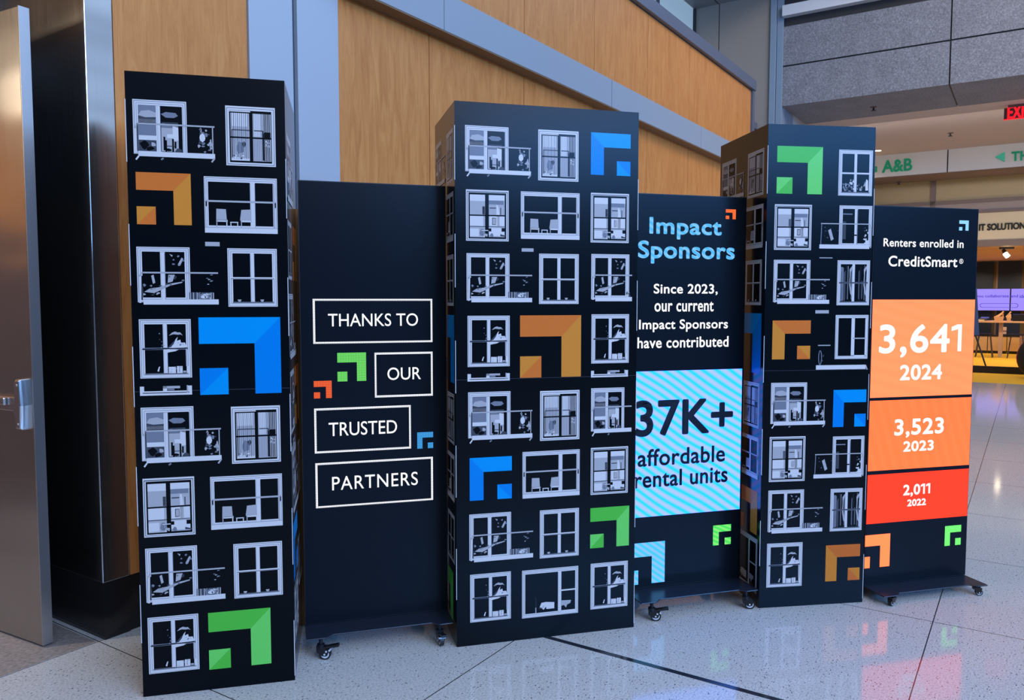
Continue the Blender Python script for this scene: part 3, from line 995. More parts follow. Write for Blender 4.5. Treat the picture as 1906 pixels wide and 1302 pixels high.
    for b0, b1 in ((0.13, 2.44), (2.46, 5.2), (5.22, 8.2)):
        mb.bbox(11.0, b0, 4.62, 12.55, b1, 5.222, M_GRANITE)
        mb.bbox(11.0, b0, 5.245, 12.55, b1, 5.84, M_GRANITE)
    mb.bbox(11.03, 0.14, 4.63, 12.5, 8.2, 6.4, M_GAP)
    struct(mb.build('wall_beam'))
    mb = MB(); mb.bbox(10.9, 0.13, 5.98, 12.0, 8.2, 6.14, mat('white_cove', srgb(196, 200, 206), 0.6))
    struct(mb.build('trim_9'))
    mb = MB(); mb.bbox(10.4, 0.13, 6.5, 12.6, 8.2, 6.6, msof)
    struct(mb.build('ceiling_edge'))
    # lobby beyond: ceiling, side wall, header
    mceil = mat('lobby_ceiling', srgb(196, 176, 164), 0.8)
    mb = MB(); mb.bbox(12.55, -0.3, 4.64, 19, 8.2, 4.8, mceil)
    struct(mb.build('ceiling'))
    mwall = mat('lobby_wall', srgb(176, 174, 172), 0.7)
    mb = MB(); mb.bbox(11.7, -0.1, 0, 17.8, 0.13, 4.64, mwall)
    struct(mb.build('wall_back_left'))
    mhead = mat('header_panel', srgb(198, 194, 188), 0.6)
    zt, zb = 4.64, hit_a((1630, 330.4), 16.65)[1]
    jb = hit_a((1763.8, 300), 16.65)[0]
    mb = MB()
    for b0, b1 in ((0.13, jb - 0.012), (jb + 0.012, 8.2)):
        mb.bbox(16.65, b0, zb, 17.75, b1, zt, mhead)
    mb.bbox(16.7, 0.13, zb + 0.01, 17.7, 8.2, zt, M_GAP)
    struct(mb.build('wall_header'))
    mb = MB(); mb.bbox(16.66, 0.13, zb - 0.012, 17.74, 8.2, zb - 0.002, mat('header_soffit', srgb(120, 96, 84), 0.6))
    struct(mb.build('ceiling_header'))
    return zb


ZHEAD = build_setting()


# ------------------------------------------------------------------ door leaf with its exit bar
def build_door():
    th = math.atan2(0.034, 0.421)
    p0 = bp(-0.153, -0.161, 0)
    d = (-BV * math.cos(th) - AV * math.sin(th)).normalized()        # along the leaf, away from its free edge
    n = Vector((d.y, -d.x, 0))
    if n.dot(AV) > 0:
        n = -n                                                        # towards the visible face
    o = bpy.data.objects.new('door_1', None)
    C.objects.link(o)
    o.location = p0
    o['kind'] = 'structure'
    o['label'] = 'open brushed steel door leaf at the left edge'
    th_ = 0.046
    H = 2.84

    def q(u, t, z):
        return tuple(d * u + n * t + Vector((0, 0, z)))

    def qbox(mb, u0, t0, z0, u1, t1, z1, m):
        r = [(u0, t0), (u1, t0), (u1, t1), (u0, t1)]
        mb.hexa([q(u, t, z0) for u, t in r] + [q(u, t, z1) for u, t in r], m)
    mb = MB()
    qbox(mb, 0.002, 0, 0.012, 1.1, th_, H - 0.002, M_STEEL)
    mb.build('door_leaf', o, bevel=0.002)
    mb = MB(); qbox(mb, -0.003, 0.0, 0.012, 0.002, th_, H, M_STEEL_EDGE)
    mb.build('door_edge', o)
    # exit device: end housing (stepped profile) and push bar
    prof = [(-0.11, 0.026), (-0.05, 0.030), (-0.046, 0.040), (0.02, 0.042), (0.026, 0.032), (0.105, 0.028), (0.118, 0.02), (0.118, -0.02), (0.0, -0.03), (-0.11, -0.022)]
    zc = 1.105
    uc = 0.07
    mb = MB()
    i = 0
    for t, k in ((th_, 1.0), (th_ + 0.020, 0.95), (th_ + 0.032, 0.72)):
        mb.v += [q(uc + w_ * k, t, zc + z_ * (1 if k > 0.8 else 0.93)) for z_, w_ in prof]
    m_ = mb.mi(M_CHROME)
    np_ = len(prof)
    for r in range(2):
        for j in range(np_):
            h = (j + 1) % np_
            mb.f.append([r * np_ + j, r * np_ + h, (r + 1) * np_ + h, (r + 1) * np_ + j]); mb.m.append(m_)
    mb.f.append([2 * np_ + j for j in range(np_)]); mb.m.append(m_)
    dev = mb.build('exit_device', o, bevel=0.004)
    mb = MB()
    for z_ in (zc - 0.085, zc + 0.09):
        mb.tube(q(uc, th_ + 0.030, z_), q(uc, th_ + 0.035, z_), 0.006, M_CHROME)
    mb.build('screw', dev)
    mb = MB(); qbox(mb, uc + 0.03, th_ + 0.004, zc - 0.030, 1.0, th_ + 0.024, zc + 0.036, M_CHROME)
    qbox(mb, uc + 0.09, th_ + 0.024, zc - 0.004, 1.0, th_ + 0.040, zc + 0.032, M_CHROME)
    mb.build('push_bar', dev, bevel=0.006)


build_door()

# ------------------------------------------------------------------ towers
T1 = Tower(-1.466, 3.046, 0.2438, 0.582, 0.56, 'tall black window-print tower in front of the steel door jamb, leftmost of the three', 0.022)
c1, c2, c3, c4 = crop(220, 110, 3.72), crop(220, 430, 3.72), crop(220, 720, 3.72), crop(220, 980, 4.043)
T1_FRONT = [('A', c1(97, 275), c1(672, 692)), ('B', c1(740, 320), c1(1092, 747)),
            ('*orange', c1(120, 780), c1(510, 1150)), ('C', c1(592, 810), c1(1105, 1210)), ('V', c1(602, 1264), c1(703, 1295)),
            ('D', c2(125, 107), c2(697, 507)), ('E', c2(755, 118), c2(1105, 522)),
            ('F', c2(142, 610), c2(512, 1012)), ('S', c2(150, 1073), c2(512, 1130)), ('*blue', c2(555, 597), c2(1131, 1118)),
            ('A', c3(155, 143), c3(717, 503)), ('B', c3(780, 136), c3(1127, 515)),
            ('G', c3(168, 635), c3(536, 1018)), ('C', c3(636, 622), c3(1140, 955)),
            ('D', c4(202, 165), c4(808, 537)), ('E', c4(866, 130), c4(1240, 508)),
            ('F', c4(220, 685), c4(613, 1068)), ('*green', c4(676, 648), c4(1153, 1025))]
RECTS = []
for k_, tl, br in T1_FRONT:
    RECTS.append((k_, T1.art_front(k_, tl, br)[1]))
# the other towers' sides carry the same two-column artwork; u is scaled to the side's width
def side_art(t, put, panel, scale, swap=(), mirror=None):
    for k_, (u0, v0, u1, v1) in RECTS:
        k2 = dict(swap).get((k_, round(v1, 1)), k_)
        if k2 is None:
            continue
        art_piece(k2, (u0 * scale, v0, u1 * scale, v1), put, panel)


T2 = Tower(-0.2507, 3.4972, 0.2586, 0.867, 0.5251, 'wide black window-print tower with three columns of windows, between two LED screens')
d1, d2, d3 = crop(800, 160, 3.1756), crop(800, 550, 3.946), crop(800, 820, 3.256)
for k_, tl, br in [('A', d1(208, 230), d1(597, 530)), ('B', d1(641, 256), d1(878, 566)), ('*blue<', d1(953, 273), d1(1185, 533)),
                   ('G', d1(213, 610), d1(466, 918)), ('C', d1(538, 622), d1(884, 909)), ('G', d1(952, 630), d1(1175, 928)), ('V', d1(543, 958), d1(613, 979)),
                   ('D', d1(217, 987), d1(604, 1277)), ('E', d1(646, 990), d1(879, 1287)), ('d', d1(955, 992), d1(1295, 1271)),
                   ('F', d2(277, 148), d2(587, 517)), ('S', d2(277, 573), d2(587, 622)), ('*orange', d2(663, 145), d2(1109, 592)), ('F', d2(1188, 137), d2(1460, 492)), ('S', d2(1184, 549), d2(1455, 593)),
                   ('A', d2(281, 710), d2(752, 1040)), ('B', d2(810, 700), d2(1098, 1052)), ('a', d2(1185, 680), d2(1552, 993)),
                   ('*blue<', d3(241, 105), d3(497, 347)), ('C', d3(562, 68), d3(907, 327)), ('G', d3(976, 43), d3(1199, 313)),
                   ('D', d3(239, 447), d3(625, 704)), ('E', d3(667, 422), d3(902, 692)), ('*green', d3(973, 408), d3(1206, 632)),
                   ('F', d3(244, 812), d3(491, 1075)), ('H', d3(559, 787), d3(898, 1040)), ('F', d3(975, 745), d3(1197, 998))]:
    T2.art_front(k_, tl, br)
side_art(T2, T2.put_left, T2.left, T2.d / 0.582)

T3 = Tower(1.2633, 3.9521, 0.1448, 0.5734, 0.5781, 'tall black window-print tower with green mark at its top, rightmost of the three')
e1, e2, e3 = crop(1320, 210, 3.338), crop(1370, 560, 4.341), crop(1370, 840, 4.2)
for k_, tl, br in [('*green', e1(424, 204), e1(700, 506)), ('I', e1(808, 228), e1(1010, 517)),
                   ('G', e1(408, 567), e1(632, 852)), ('J', e1(690, 572), e1(1006, 845)), ('V', e1(685, 897), e1(766, 903)),
                   ('D', e1(402, 912), e1(744, 1185)), ('K', e1(798, 915), e1(992, 1194)), ('V', e1(660, 1225), e1(743, 1245)),
                   ('*orange<', e2(296, 157), e2(597, 468)), ('L', e2(655, 113), e2(1058, 548)),
                   ('A', e2(284, 661), e2(717, 995)), ('*blue<', e2(788, 718), e2(1045, 1011)),
                   ('G', e2(272, 1098), e3(535, 228)), ('J', e2(632, 1098), e3(995, 196)),
                   ('D', e3(253, 305), e3(672, 622)), ('K', e3(740, 292), e3(980, 612)),
                   ('F', e3(243, 720), e3(512, 1047)), ('*rust<', e3(703, 733), e3(963, 1000))]:
    T3.art_front(k_, tl, br)
r8 = [r for r in RECTS if r[0] == '*green'][0]
r7 = [r for r in RECTS if r[0] in 'DE' and r[1][3] < 0.8]
swap = {(k, round(r[3], 1)): None for k, r in r7}
swap[('*green', round(r8[1][3], 1))] = None
swap[('F', round([r for r in RECTS if r[0] == 'F'][1][1][3], 1))] = None
side_art(T3, T3.put_left, T3.left, T3.d / 0.582, swap)
ue = [r for k, r in r7 if k == 'E'][0]
art_piece('*orange', (ue[0] * 1.0 - 0.05, ue[1], ue[2], ue[3]), T3.put_left, T3.left)
art_piece('E', (0.05, ue[1], 0.25, ue[3]), T3.put_left, T3.left)
art_piece('H', (0.27, r8[1][1] - 0.02, 0.55, r8[1][3] + 0.03), T3.put_left, T3.left)
# right-hand side of the first tower
for k_, z0, z1, u0, u1 in (('A', 1.98, 2.25, 0.04, 0.40), ('E', 1.66, 1.90, 0.03, 0.25), ('*orange', 1.66, 1.90, 0.32, 0.54), ('D', 1.33, 1.60, 0.03, 0.40), ('F', 1.02, 1.28, 0.03, 0.25),
                           ('*orange', 1.02, 1.28, 0.30, 0.54), ('S', 0.94, 0.99, 0.03, 0.25), ('A', 0.68, 0.95, 0.05, 0.40), ('*blue<', 0.40, 0.64, 0.04, 0.30), ('D', 0.28, 0.50, 0.32, 0.54),
                           ('G', 0.14, 0.37, 0.04, 0.28), ('B', 0.68, 0.92, 0.42, 0.55)):
    art_piece(k_, (u0, z0, u1, z1), T1.put_right, T1.right)
# kraft flap standing out behind the first tower
mb = MB(); mb.box((0.58, 0.562, 0), (0.640, 0.568, 2.0), M_KRAFT)
mb.build('rear_flap', T1.root)['label'] = 'raw brown board flap behind the tower'
mb = MB(); mb.box((-0.02, 0.527, 0), (0.3, 0.533, 1.2), M_KRAFT)
mb.build('rear_flap', T2.root)['label'] = 'raw brown board flap behind the tower'


# ------------------------------------------------------------------ LED poster screens on castors
def caster(name, parent, x, y, top, r, turn, pedal):
    """swivel castor: stem and fork housing, wheel and brake pedal below"""
    mb = MB()
    cz = r
    ca, sa = math.cos(turn), math.sin(turn)
    off = r * 0.75
    cx, cy = x + ca * off, y + sa * off

    def L(u, v, z):
        return (x + ca * u - sa * v, y + sa * u + ca * v, z)
    mb.tube((x, y, top - 0.034 if top > 0.08 else top - 0.004), (x, y, top), 0.0085, M_CASE)
    hh = min(top - 0.03, 2 * r + 0.022)
    if top > 0.08:
        mb.tube((x, y, hh - 0.012), (x, y, hh + 0.006), 0.017, M_CASE)
    prof = [(-0.018, hh), (0.012, hh), (off + r * 0.75, r * 1.55), (off + r * 0.45, r * 0.75), (off - r * 0.4, r * 0.7), (-0.016, hh - 0.028)]
    if top <= 0.08:
        prof = [(-0.012, top - 0.004), (off + r * 0.7, top - 0.004), (off + r * 0.5, r * 0.7), (off - r * 0.5, r * 0.7)]
    for v0, v1 in ((-0.014, -0.010), (0.010, 0.014)):
        i = len(mb.v)
        n = len(prof)
        mb.v += [L(u, v0, z) for u, z in prof] + [L(u, v1, z) for u, z in prof]
        k = mb.mi(M_PLASTIC)
        mb.f.append([i + j for j in range(n)]); mb.m.append(k)
        mb.f.append([i + n + j for j in range(n)][::-1]); mb.m.append(k)
        for j in range(n):
            h = (j + 1) % n
            mb.f.append([i + j, i + h, i + n + h, i + n + j]); mb.m.append(k)
    # bridge over the wheel
    u0, u1 = -0.016, off + r * 0.4
    zt = prof[0][1]
    mb.hexa([L(u0, -0.013, zt - 0.012), L(u1, -0.013, r * 2.02), L(u1, 0.013, r * 2.02), L(u0, 0.013, zt - 0.012),
             L(u0, -0.013, zt), L(u1, -0.013, r * 2.02 + 0.006), L(u1, 0.013, r * 2.02 + 0.006), L(u0, 0.013, zt)], M_PLASTIC)
    c = mb.build('caster', parent)
    mb = MB()
    ax = Vector((-sa, ca, 0))
    ctr = Vector((cx, cy, r))
    mb.tube(ctr - ax * 0.0088, ctr + ax * 0.0088, r, M_RUBBER, 24)
    for s_ in (-1, 1):
        mb.tube(ctr + ax * 0.0088 * s_, ctr + ax * 0.0094 * s_, r * 0.74, M_WHEEL, 20)
        mb.tube(ctr + ax * 0.0094 * s_, ctr + ax * 0.0098 * s_, r * 0.42, M_RUBBER, 18)
        mb.tube(ctr + ax * 0.0090 * s_, ctr + ax * 0.0155 * s_, r * 0.17, M_WHEEL, 10)
    mb.build('wheel', c)
    if pedal:
        mb = MB()
        mb.hexa([L(off + r * 0.2, -0.012, r * 2.0), L(off + r * 2.4, -0.012, r * 2.35), L(off + r * 2.4, 0.012, r * 2.35), L(off + r * 0.2, 0.012, r * 2.0),
                 L(off, -0.012, r * 2.25), L(off + r * 2.3, -0.012, r * 2.75), L(off + r * 2.3, 0.012, r * 2.75), L(off, 0.012, r * 2.25)], M_PLASTIC)
        mb.tube(L(off + r * 0.3, -0.0155, r * 1.5), L(off + r * 0.3, 0.0155, r * 1.5), 0.0045, M_WHEEL, 8)
        mb.tube(L(off + r * 0.85, -0.0155, r * 1.7), L(off + r * 0.85, 0.0155, r * 1.7), 0.0045, M_WHEEL, 8)
        mb.build('brake_pedal', c)
    return c


class Screen:
    W = 0.661
    D = 0.035

    def __init__(s, lx, ly, yaw, z0, z1, label, wheel_r, front, turns):
        s.root = empty('led_poster_screen', (lx, ly, 0), yaw, label, 'display screen', 'freestanding LED screens')
        c, n = math.cos(yaw), math.sin(yaw)
        s.U, s.V = Vector((c, n, 0)), Vector((-n, c, 0))
        s.O = Vector((lx, ly, 0))
        s.z0, s.z1 = z0, z1
        mb = MB()
        mb.box((0, 0.002, z0), (s.W, s.D, z1), M_CASE)
        mb.box((0.004, 0.0, z0 + 0.004), (s.W - 0.004, 0.002, z1 - 0.004), M_LED)
        s.panel = mb.build('display_panel', s.root)
        # steel base plate with two forward tabs
        pt = z0 - 0.002
        pb = pt - 0.006
        w = s.W
        f = front
        pts = [(0.0, -f), (0.085, -f), (0.115, -f + 0.028), (w - 0.10, -f + 0.028), (w - 0.07, -f), (w - 0.006, -f), (w - 0.002, -f + 0.012), (w, 0.03), (w - 0.05, 0.19), (0.07, 0.19), (0.0, 0.03)]
        mb = MB(); mb.prism(pts, pb, pt, M_PLATE)
        mb.build('base_plate', s.root, bevel=0.002)
        mb = MB()
        for x in (0.09, w - 0.12):
            mb.box((x, s.D, pt), (x + 0.03, s.D + 0.03, pt + 0.35), M_CASE)
        mb.build('rear_bracket', s.root)
        for (x, y), (tn, ped) in zip(((0.062, -f + 0.012), (w - 0.068, -f + 0.016), (0.11, 0.14), (w - 0.11, 0.14)), turns):
            caster('caster', s.root, x, y, pb, wheel_r, tn, ped)

    def px(s, q):
        p = hit(q, s.O, -s.V) - s.O
        return p.dot(s.U), p.z

    def rect(s, tl, br):
        u0, v1 = s.px(tl)
        u1, v0 = s.px(br)
        return (u0, v0, u1, v1)

    def text(s, body, tl, br, m, bold=0.0, spacing=1.0, k=0.0012):
        mb = MB()
        lettering(mb, body, s.rect(tl, br), m, lambda u, v: (u, -k, v), bold, spacing)
        o = mb.build('text_line', s.panel)
        return o

    def block(s, tl, br, m, u0=None, u1=None, k=0.0006, top=0.0, bot=0.0):
        r = list(s.rect(tl, br))
        r[3] -= top
        r[1] += bot
        if u0 is not None:
            r[0] = u0
        if u1 is not None:
            r[2] = u1
        mb = MB(); mb.poly([(r[0], -k, r[1]), (r[2], -k, r[1]), (r[2], -k, r[3]), (r[0], -k, r[3])], m)
        return mb.build('color_block', s.panel)

    def outline(s, tl, br, m, t, k=0.0006):
        u0, v0, u1, v1 = s.rect(tl, br)
        mb = MB()
        for a, b, c, d in ((u0, v0, u1, v0 + t), (u0, v1 - t, u1, v1), (u0, v0 + t, u0 + t, v1 - t), (u1 - t, v0 + t, u1, v1 - t)):
            mb.poly([(a, -k, b), (c, -k, b), (c, -k, d), (a, -k, d)], m)
        return mb.build('text_frame', s.panel)

    def logo(s, tl, br, m1, m2, flip=False, clip=True):
        a = Art(s.rect(tl, br), lambda u, v, k: (max(0.0, u), -0.0007, v))
        mark(a, '', flip, (m1, m2))
        return a.mb.build('logo', s.panel)


S1 = Screen(-0.940, 3.501, math.radians(16.4), 0.10, 2.10, 'black LED screen reading thanks to our trusted partners, beside the leftmost tower', 0.026, 0.155,
            ((math.radians(-20), True), (math.radians(-85), True), (0.3, False), (2.8, False)))
f1 = crop(540, 530, 3.029)
for tl, br in ((f1(127, 78), f1(803, 322)), (f1(475, 382), f1(805, 623)), (f1(135, 697), f1(682, 921)), (f1(142, 1005), f1(806, 1211))):
    S1.outline(tl, br, E_WHITE_DOT, 0.0088)
S1.text('THANKS TO', f1(213, 162), f1(721, 230), E_WHITE, 0.0002)
S1.text('OUR', f1(548, 466), f1(737, 531), E_WHITE, 0.0002)
S1.text('TRUSTED', f1(217, 776), f1(603, 835), E_WHITE, 0.0002)
S1.text('PARTNERS', f1(236, 1081), f1(720, 1126), E_WHITE, 0.0002, 1.1)
S1.logo(f1(265, 383), f1(429, 540), E_GREEN, E_GREEN)
S1.logo(f1(133, 542), f1(235, 636), E_ORANGE, E_ORANGE)
S1.logo(f1(716, 831), f1(807, 918), E_BLUE, E_BLUE, True)

S2 = Screen(0.5815, 3.9404, math.radians(16.4), 0.098, 2.1035, 'LED screen headed impact sponsors with a bright cyan panel, between two towers', 0.026, 0.178,
            ((math.radians(-25), True), (math.radians(-30), False), (0.4, False), (2.7, False)))
g1, g2, g3 = crop(1170, 340, 3.426), crop(1170, 680, 4.648), crop(1170, 940, 5.66)
S2.block(g2(66, 52), g2(960, 1240), E_CYAN, 0.0045)
S2.logo(g1(620, 168), g1(683, 233), E_LOGO_OR, E_LOGO_OR)
S2.text('Impact', g1(133, 217), g1(592, 368), E_SKYTXT, 0.0036, 1.06)
S2.text('Sponsors', g1(60, 366), g1(675, 522), E_SKYTXT, 0.0036, 1.06)
S2.text('Since 2023,', g1(160, 643), g1(567, 716), E_WHITE, 0.0014, 1.05)
S2.text('our current', g1(165, 757), g1(541, 820), E_WHITE, 0.0014, 1.05)
S2.text('Impact Sponsors', g1(66, 872), g1(632, 946), E_WHITE, 0.0014, 1.05)
S2.text('have contributed', g1(56, 985), g1(636, 1045), E_WHITE, 0.0014, 1.05)
S2.text('37K+', g2(55, 303), g2(900, 576), M_INKTXT, 0.0062, 1.04)
S2.text('affordable', g2(78, 727), g2(832, 829), M_INKTXT, 0.0024, 1.05)
S2.text('rental units', g2(52, 917), g2(855, 1006), M_INKTXT, 0.0024, 1.05)
S2.logo(g3(-45, 413), g3(378, 803), E_CYAN2, E_CYAN2)
S2.logo(g3(890, 213), g3(1075, 405), E_LIME, E_LIME, True)

S3 = Screen(1.873, 4.117, math.radians(14.85), 0.056, 2.062, 'LED screen with orange and red number blocks, rightmost of the three screens', 0.018, 0.155,
            ((math.radians(200), False), (math.radians(-30), False), (0.4, False), (2.7, False)))
h1, h2 = crop(1590, 360, 3.615), crop(1590, 720, 3.177)
S3.block(h1(115, 713), h2(697, 46), E_OR1, 0.0045, Screen.W - 0.0045, bot=0.004)
S3.block(h2(83, 78), h2(680, 463), E_OR2, 0.0045, Screen.W - 0.0045, top=0.004, bot=0.004)
S3.block(h2(70, 517), h2(668, 760), E_RED, 0.0045, Screen.W - 0.0045, top=0.004)
S3.logo(h1(707, 180), h1(768, 250), E_LOGO_CY, E_LOGO_CY)
S3.text('Renters enrolled in', h1(197, 300), h1(734, 367), E_WHITE, 0.0012, 1.05)
S3.text('CreditSmart', h1(230, 417), h1(692, 496), E_WHITE, 0.0016, 1.05)
# registered sign: ring and R
u_, v_ = S3.px(h1(719, 456))
mb = MB()
for i in range(20):
    t0, t1 = 2 * math.pi * i / 20, 2 * math.pi * (i + 1) / 20
    mb.poly([(u_ + r * math.cos(t), -0.0012, v_ + r * math.sin(t)) for r, t in ((0.0105, t0), (0.0105, t1), (0.0135, t1), (0.0135, t0))], E_WHITE)
lettering(mb, 'R', (u_ - 0.0048, v_ - 0.007, u_ + 0.0055, v_ + 0.007), E_WHITE, lambda u, v: (u, -0.0012, v), 0.0006)
mb.build('registered_mark', S3.panel)


def one_digit(mb, u0, v0, u1, v1, m, w):
    """a numeral one with its flag"""
    mb.poly([(u1 - w, -0.0013, v0), (u1, -0.0013, v0), (u1, -0.0013, v1), (u1 - w, -0.0013, v1)], m)
    mb.poly([(u0, -0.0013, v1 - w * 1.45), (u1 - w, -0.0013, v1 - w * 1.05), (u1 - w, -0.0013, v1), (u1 - w * 1.25, -0.0013, v1), (u0, -0.0013, v1 - w * 0.55)], m)


def number(body, tl, br, bold, ones, spacing=1.06):
    """body without its trailing ones is fitted to the box; ones are (x0, x1, top, bottom) in photo points"""
    mb = MB()
    lettering(mb, body, S3.rect(tl, br), E_WHITE, lambda u, v: (u, -0.0012, v), bold, spacing)
    for a, b, w in ones:
        u0, v0, u1, v1 = S3.rect(a, b)
        one_digit(mb, u0, v0, u1, v1, E_WHITE, w)
    mb.build('text_line', S3.panel)


number('3,64', h1(170, 880), h1(637, 1096), 0.0046, [(h1(655, 880), h1(718, 1060), 0.0245)])
S3.text('2024', h1(308, 1152), h1(588, 1249), E_WHITE, 0.0034, 1.05)
S3.text('3,523', h2(238, 190), h2(527, 287), E_WHITE, 0.0034, 1.05)
S3.text('2023', h2(290, 320), h2(468, 373), E_WHITE, 0.0028, 1.04)
number('2,0', h2(290, 577), h2(388, 643), 0.0026, [(h2(393, 571), h2(416, 630), 0.0115), (h2(424, 569), h2(447, 627), 0.0115)])
S3.text('2022', h2(313, 664), h2(423, 697), E_WHITE, 0.0022, 1.04)
S3.logo(h2(34, 880), h2(207, 1057), E_LOGO_OR2, E_LOGO_OR2)
S3.logo(h2(537, 822), h2(628, 930), E_LOGO_GR, E_LOGO_GR, True)


# ------------------------------------------------------------------ signs and fittings in the lobby beyond
def sign_text(name, body, tl, br, a, m, depth, bold, label, cat):
    b0, z1 = hit_a(tl, a)
    b1, z0 = hit_a(br, a)
    o = bp(a, (b0 + b1) / 2, z0)
    mb = MB()
    lettering(mb, body, (b0, z0, b1, z1), m, lambda u, v: bp(a - depth, u, v), bold)
    nf = len(mb.f)
    lettering(mb, body, (b0, z0, b1, z1), m, lambda u, v: bp(a - 0.004, u, v), bold)
    ob = build_at(mb, name, o)
    return tag(ob, label, cat)


M_GREENSIGN = mat('sign_green', srgb(38, 176, 138), 0.5, emit=srgb(30, 170, 130), es=0.12)
k4 = crop(1600, 150, 4.823)
sign_text('sign_lettering', 'A&B', k4(205, 718), k4(472, 808), 16.65, M_GREENSIGN, 0.04, 0.008, 'green letters A&B on the pale header beam', 'sign')
sign_text('sign_lettering', 'I', k4(142, 772), k4(157, 822), 16.65, M_GREENSIGN, 0.04, 0.004, 'green letter stroke beside the tower edge on the pale header beam', 'sign')
sign_text('sign_lettering', 'TH', k4(1362, 640), k4(1520, 712), 16.65, M_GREENSIGN, 0.04, 0.008, 'green letters TH at the right end of the header beam', 'sign')
mb = MB()
p = [hit_a(k4(*q), 16.65) for q in ((1217, 686), (1306, 640), (1303, 730))]
for dd in (0.04, 0.004):
    mb.poly([bp(16.65 - dd, b, z) for b, z in p], M_GREENSIGN)
tag(build_at(mb, 'sign_arrow', bp(16.65, p[0][0], p[0][1])), 'green left-pointing arrow on the header beam', 'sign arrow')

# storefront beyond
M_TAN = mat('tan_glazing', srgb(176, 148, 100), 0.4)
M_BROWNF = mat('brown_frame', srgb(120, 98, 84), 0.5)
SA = 17.8
m4 = crop(1800, 370, 10.02)
zsoff = hit_a((1630, 353), SA)[1]


def zat(q, a=SA):
    return hit_a(q, a)[1]


z_mid = zat((1733, 377)); z_sgt = zat(m4(230, 265)); z_sgb = zat(m4(210, 775)); z_op = zat(m4(200, 890))
bj = hit_a((1737, 360), SA)[0]
mb = MB()
mb.bbox(SA + 0.02, 0.13, z_mid + 0.02, SA + 0.06, bj - 0.04, ZHEAD, M_TAN)
mb.bbox(SA + 0.02, bj + 0.04, z_mid + 0.02, SA + 0.06, 8.2, ZHEAD, M_TAN)
struct(mb.build('window_2'))
mb = MB()
mb.bbox(SA - 0.02, bj - 0.05, z_sgt, SA + 0.08, bj + 0.05, ZHEAD, M_BROWNF)
mb.bbox(SA - 0.02, 0.13, z_mid - 0.06, SA + 0.08, 8.2, z_mid + 0.02, M_BROWNF)
mb.bbox(SA + 0.0, 0.13, z_sgt + 0.05, SA + 0.06, 8.2, z_mid - 0.06, mat('fascia_upper', srgb(156, 136, 122), 0.6))
mb.bbox(SA - 0.03, 0.13, z_sgt, SA + 0.06, 8.2, z_sgt + 0.05, M_BROWNF)
struct(mb.build('window_2_frame'))
mb = MB(); mb.bbox(SA, 0.13, z_sgb, SA + 0.1, 8.2, z_sgt, mat('sign_fascia', srgb(214, 190, 150), 0.6))
struct(mb.build('wall_fascia'))
mb = MB(); mb.bbox(SA - 0.04, 0.13, z_op, SA + 0.2, 8.2, z_sgb, M_BROWNF)
struct(mb.build('trim_10'))
sign_text('sign_lettering', 'IT SOLUTIONS', m4(222, 470), m4(1160, 560), SA, mat('sign_dark', srgb(74, 72, 62), 0.5), 0.02, 0.008, 'dark letters IT SOLUTIONS on the tan shop fascia', 'sign')

# shop interior
zci = hit_a((1850, 486), 26.0)[1]
mb = MB(); mb.bbox(SA + 0.2, 0.13, z_op + 0.02, 26.2, 8.2, z_op + 0.1, mat('shop_ceiling', srgb(190, 150, 112), 0.8))
mb.bbox(25.9, 0.13, zci, 26.1, 8.2, z_op + 0.02, mat('shop_bulkhead', srgb(150, 116, 92), 0.8))
struct(mb.build('ceiling_shop'))
M_NAVY = mat('navy_panel', (0.001, 0.012, 0.034), 0.5)
M_OLIVE = mat('olive_strip', srgb(92, 74, 20), 0.6)
mb = MB(); mb.bbox(26.0, 0.13, 0, 26.2, 8.2, z_op, M_OLIVE)
bs = [hit_a((x, 520), 26.0)[0] for x in (1760, 1849, 1856, 1902, 1960)]
mb.bbox(25.97, 0.2, 0.5, 26.0, bs[1], zci, M_NAVY); mb.bbox(25.97, bs[2], 0.5, 26.0, bs[3], zci, M_NAVY); mb.bbox(25.97, bs[4], 0.5, 26.0, 8.2, zci, M_NAVY)
mb.bbox(25.96, bs[2] - 0.03, 0.5, 26.0, bs[2] + 0.02, zci, M_BROWNF)
struct(mb.build('wall_back'))
mb = MB(); mb.bbox(SA - 2.3, 0.13, 0, 26.0, 8.2, 0.004, mat('yellow_carpet', srgb(214, 168, 20), 0.9))
struct(mb.build('floor_carpet'))
# black kick rail under the shop glazing
mb = MB(); mb.bbox(SA - 0.03, 0.13, 0.004, SA + 0.05, 8.2, 0.15, mat('black_rail', (0.004, 0.004, 0.004), 0.4))
struct(mb.build('baseboard_shop'))

# wall screen
p5 = crop(1800, 480, 11.84)
za, zb_ = zat(p5(600, 672), 25.6), zat(p5(600, 1160), 25.6)
b0 = hit_a((1790, 560), 25.6)[0]
bsp = hit_a(p5(955, 900), 25.6)[0]
vw = empty('wall_screen', bp(25.6, bsp, zb_), 0, 'long purple video screen on the navy back wall', 'screen')
E_PURP = glow('screen_purple', srgb(164, 146, 255), 1.0)
for bb0, bb1 in ((b0, bsp - 0.006), (bsp + 0.006, bsp + 2.2)):
    mb = MB(); mb.bbox(25.56, bb0, zb_, 25.9, bb1, za, M_CASE)
    pts = [bp(25.555, q[0], q[1]) for q in ((bb0 + .01, zb_ + .01), (bb1 - .01, zb_ + .01), (bb1 - .01, za - .01), (bb0 + .01, za - .01))]
    mb.poly(pts, E_PURP)
    o = mb.build('screen_panel', mw=Matrix.Translation(bp(25.6, bsp, zb_)))
    o.parent = vw
    o.matrix_parent_inverse = vw.matrix_world.inverted()
E_PTXT = glow('screen_purple_text', srgb(84, 60, 214), 0.9)


